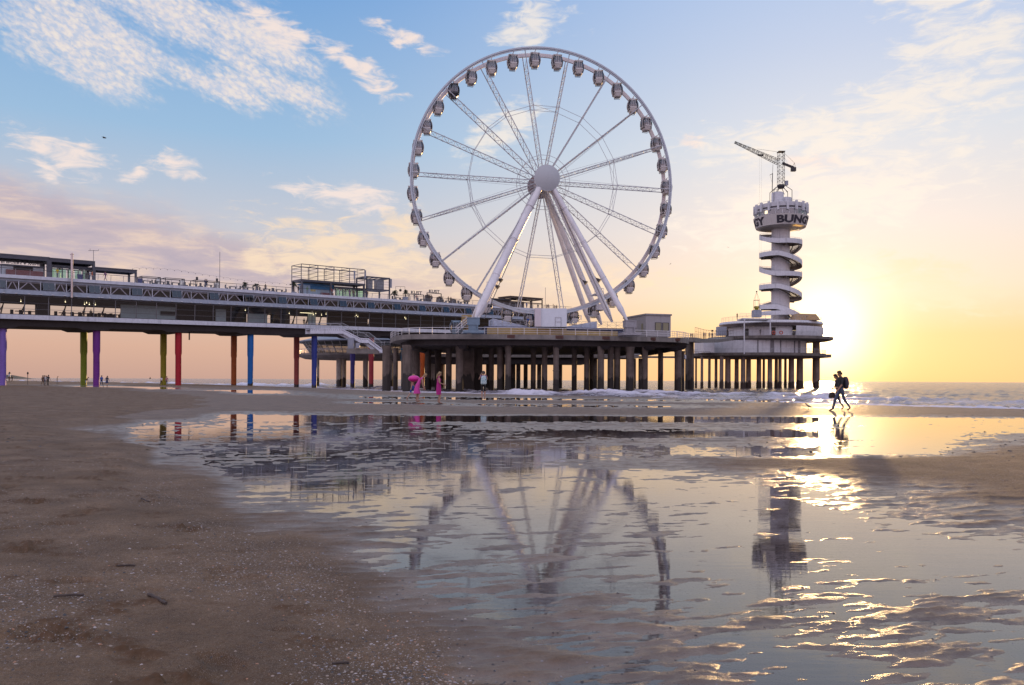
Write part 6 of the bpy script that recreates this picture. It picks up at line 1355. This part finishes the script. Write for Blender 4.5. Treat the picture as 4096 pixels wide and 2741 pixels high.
for k, (x, f, lb) in enumerate(((2752, .30, 'leftmost dark silhouette seated low on the footbridge'), (2760, .36, 'second silhouette from the left on the footbridge'), (2768, .44, 'third silhouette crouching on the footbridge'), (2804, .70, 'taller one of the pair in the middle of the footbridge'), (2810, .74, 'paler one of the pair in the middle of the footbridge'), (2828, .86, 'lone silhouette on the footbridge near the pier head'), (2839, .93, 'person leaning on the footbridge rail at the pier head end'))):
    D = 165 + (215 - 165) * f; a = W(x, 1356, D); person(lb, (a.x + .6, D, a.z), (1.3, 1.3, 1.2, 1.75, 1.7, 1.65, 1.75)[k], .6 * k, 'stand' if k < 6 else 'look_down', top='black' if k != 4 else 'rose', bottom='black')
a = Vector((GX(2956, 219), 221, 18.4)); person('person in a yellow green jacket at the roof railing of the pier head', a, 1.7, 0, 'stand', top='olive', bottom='black')
for x, lb in ((2911, 'dark figure in the pier head doorway'), (3043, 'dark clad person near the middle door of the pier head')):
    person(lb, (GX(x, 218), 218.5, 13.86), 1.7, 0, 'stand', top='black', bottom='brown')
# ------------------------------------------------------------------ birds
def bird(c, span, ang, label, bank=.2):
    m = MB(); c = Vector(c); d = Vector((math.cos(ang), math.sin(ang), 0)); r = Vector((-d.y, d.x, 0)); u = Vector((0, 0, 1)); L = span * .42
    body = []
    for f, w_ in ((-.5, .01), (-.3, .05), (0, .08), (.25, .065), (.42, .045), (.5, .01)): body.append([c + d * L * f + (r * math.cos(k * math.pi / 4) + u * math.sin(k * math.pi / 4)) * w_ * span * .6 for k in range(8)])
    m.loft(body); root = empty('gull', c, label, 'gull'); m.build('body', mat('gull_grey', (.12, .12, .13), .7), root, smooth=True)
    for s_ in (-1, 1):
        m = MB(); a = c + r * s_ * .04 * span; b = c + r * s_ * .22 * span + u * (.09 + bank * .2 * s_) * span; e = c + r * s_ * .5 * span + u * (.02 + bank * .3 * s_) * span - d * .08 * span
        for p, q, w1, w2 in ((a, b, .085, .08), (b, e, .08, .012)):
            m.hexa([p - d * w1 * span - u * .014, p + d * w1 * span * .6 - u * .014, q + d * w2 * span * .6 - u * .014, q - d * w2 * span - u * .014, p - d * w1 * span + u * .014, p + d * w1 * span * .6 + u * .014, q + d * w2 * span * .6 + u * .014, q - d * w2 * span + u * .014])
        m.build('wing', mat('gull_dark', (.03, .03, .035), .7), root)
bird(W(413, 552, 90), 1.15, .15, 'dark gull gliding in the blue sky at the left')
bird(W(2911, 990, 160), .5, .6, 'tiny bird in the sky between wheel and tower', .5); bird(W(2680, 1056, 150), .55, .4, 'tiny bird low in the sky right of the wheel', -.5)
c = at_px(3235, 1632) if True else None; c = Vector((GX(3234, 37.5), 37.5, gz(GX(3234, 37.5), 37.5)))
g = empty('standing_gull', c, 'pale gull standing at the waterline left of the walking couple', 'gull'); m = MB(); rings = []
for f, w_, zz in ((-.17, .012, .10), (-.08, .05, .135), (0, .075, .17), (.07, .065, .215), (.10, .04, .26), (.115, .042, .30), (.11, .02, .335)): rings.append([c + Vector((-f * 1.1, w_ * math.cos(k * math.pi / 4), zz + w_ * .8 * math.sin(k * math.pi / 4))) for k in range(8)])
m.loft(rings); m.build('body', mat('gull_pale', (.32, .28, .27), .7), g, smooth=True); m = MB(); m.tube(c + Vector((-.13, 0, .30)), c + Vector((-.20, 0, .285)), .012, 5, r2=.004); m.build('bill', mat('bill', (.4, .2, .03), .5), g)
for s_ in (-1, 1): m = MB(); m.tube(c + Vector((0, .025 * s_, 0)), c + Vector((0, .025 * s_, .12)), .006, 4); m.build('leg', mat('bill', (.4, .2, .03)), g)

# ------------------------------------------------------------------ shells, pebbles, driftwood
def scatter(name, count, seed, lo, hi, test, cols, label_kind='stuff', flat=.45, ymax=14., ymin=3.2):
    r = np.random.RandomState(seed); vs = []; fs = []; cs = []
    t = r.rand(count * 3); Y = 1 / (1 / ymin + (1 / ymax - 1 / ymin) * t ** 1.0); X = (r.rand(count * 3) * 2 - 1) * (.72 * Y + .3)
    z, a, d, zr = sand_z(X[None, :], Y[None, :]); z = z[0]; a = a[0]; keep = test(a, zr[0], X, Y, r); idx = np.where(keep)[0][:count]
    icos = [(math.cos(k * math.pi / 3), math.sin(k * math.pi / 3)) for k in range(6)]
    for i in idx:
        s_ = lo + (hi - lo) * r.rand() ** 3.0; an = r.rand() * 6.28; el_ = .5 + r.rand() * .5; tl = (r.rand() - .5) * .9; b = len(vs)
        ca, sa = math.cos(an), math.sin(an); x0, y0, z0 = X[i], Y[i], z[i]
        for k, (cx_, sy_) in enumerate(icos):
            q = 1 + .25 * (r.rand() - .5); px_, py_ = cx_ * s_ * q, sy_ * s_ * el_ * q; vs.append((x0 + px_ * ca - py_ * sa, y0 + px_ * sa + py_ * ca, z0 - s_ * .08 + tl * px_ * .5))
        vs.append((x0, y0, z0 + s_ * flat * (.6 + .6 * r.rand()))); c_ = r.randint(len(cols))
        for k in range(6): fs.append((b + k, b + (k + 1) % 6, b + 6)); cs.append(c_)
    me = bpy.data.meshes.new(name); me.from_pydata(vs, [], fs)
    for q in cols: me.materials.append(q)
    me.polygons.foreach_set('material_index', cs); o = bpy.data.objects.new(name, me); col.objects.link(o); return tag(o, kind=label_kind)
SH = [mat('shell_white', (.42, .36, .34), .5, scale=40.), mat('shell_cream', (.32, .24, .19), .5, scale=40.), mat('shell_grey', (.24, .22, .24), .5, scale=40.), mat('shell_orange', (.36, .17, .09), .5, scale=40.), mat('pebble_dark', (.045, .04, .042), .5, scale=40.)]
BANDN = lambda X, Y: fbm(X * .5, Y * .5, 3, 40)
def tst(a, z, X, Y, r): return (a > .006) & (r.rand(len(a)) < np.clip(.25 + 1.1 * BANDN(X, Y) + .75 * np.exp(-((a - .055) / .03) ** 2), .04, 1))
scatter('shell_litter', 19000, 5, .0020, .0125, tst, [SH[0], SH[0], SH[1], SH[1], SH[2], SH[2], SH[1], SH[3], SH[4], SH[4], SH[4], SH[4]])
scatter('dark_pebbles', 1500, 9, .003, .013, lambda a, z, X, Y, r: (z > -.004) & (a < .03) & (r.rand(len(a)) < .6), [SH[4], SH[4], SH[2]], ymax=24.)
scatter('beach_debris', 900, 11, .015, .06, lambda a, z, X, Y, r: (z > .0) & (r.rand(len(a)) < .5), [SH[4], mat('weed', (.05, .035, .02), .8)], ymax=48., ymin=14., flat=.35)
for (xa, ya, xb, yb, r_, lb) in ((220, 2393, 340, 2385, .0075, 'long thin dark twig lying level on the left sand'), (600, 2385, 668, 2420, .009, 'short thick driftwood stick lying right of the long twig'), (466, 2268, 545, 2266, .006, 'small twig on the shell bank above the driftwood'), (1330, 2660, 1400, 2655, .005, 'thin twig near the bottom edge at the end of the shell bank'), (565, 2008, 597, 2010, .008, 'short dark twig at the top of the shell slope')):
    a, b = at_px(xa, ya), at_px(xb, yb); m = MB(); n = 6; pr = None
    pts = [a.lerp(b, k / n) + Vector((0, 0, r_ * 1.2)) + Vector((random.uniform(-1, 1), random.uniform(-1, 1), random.uniform(0, 1))) * r_ * .5 for k in range(n + 1)]
    for k in range(n): m.tube(pts[k], pts[k + 1], r_ * (.8 + .3 * random.random()), 6)
    tag(m.build('driftwood_stick', mat('driftwood', (.07, .05, .042), .8, scale=30.), at=a), lb, 'driftwood', None)
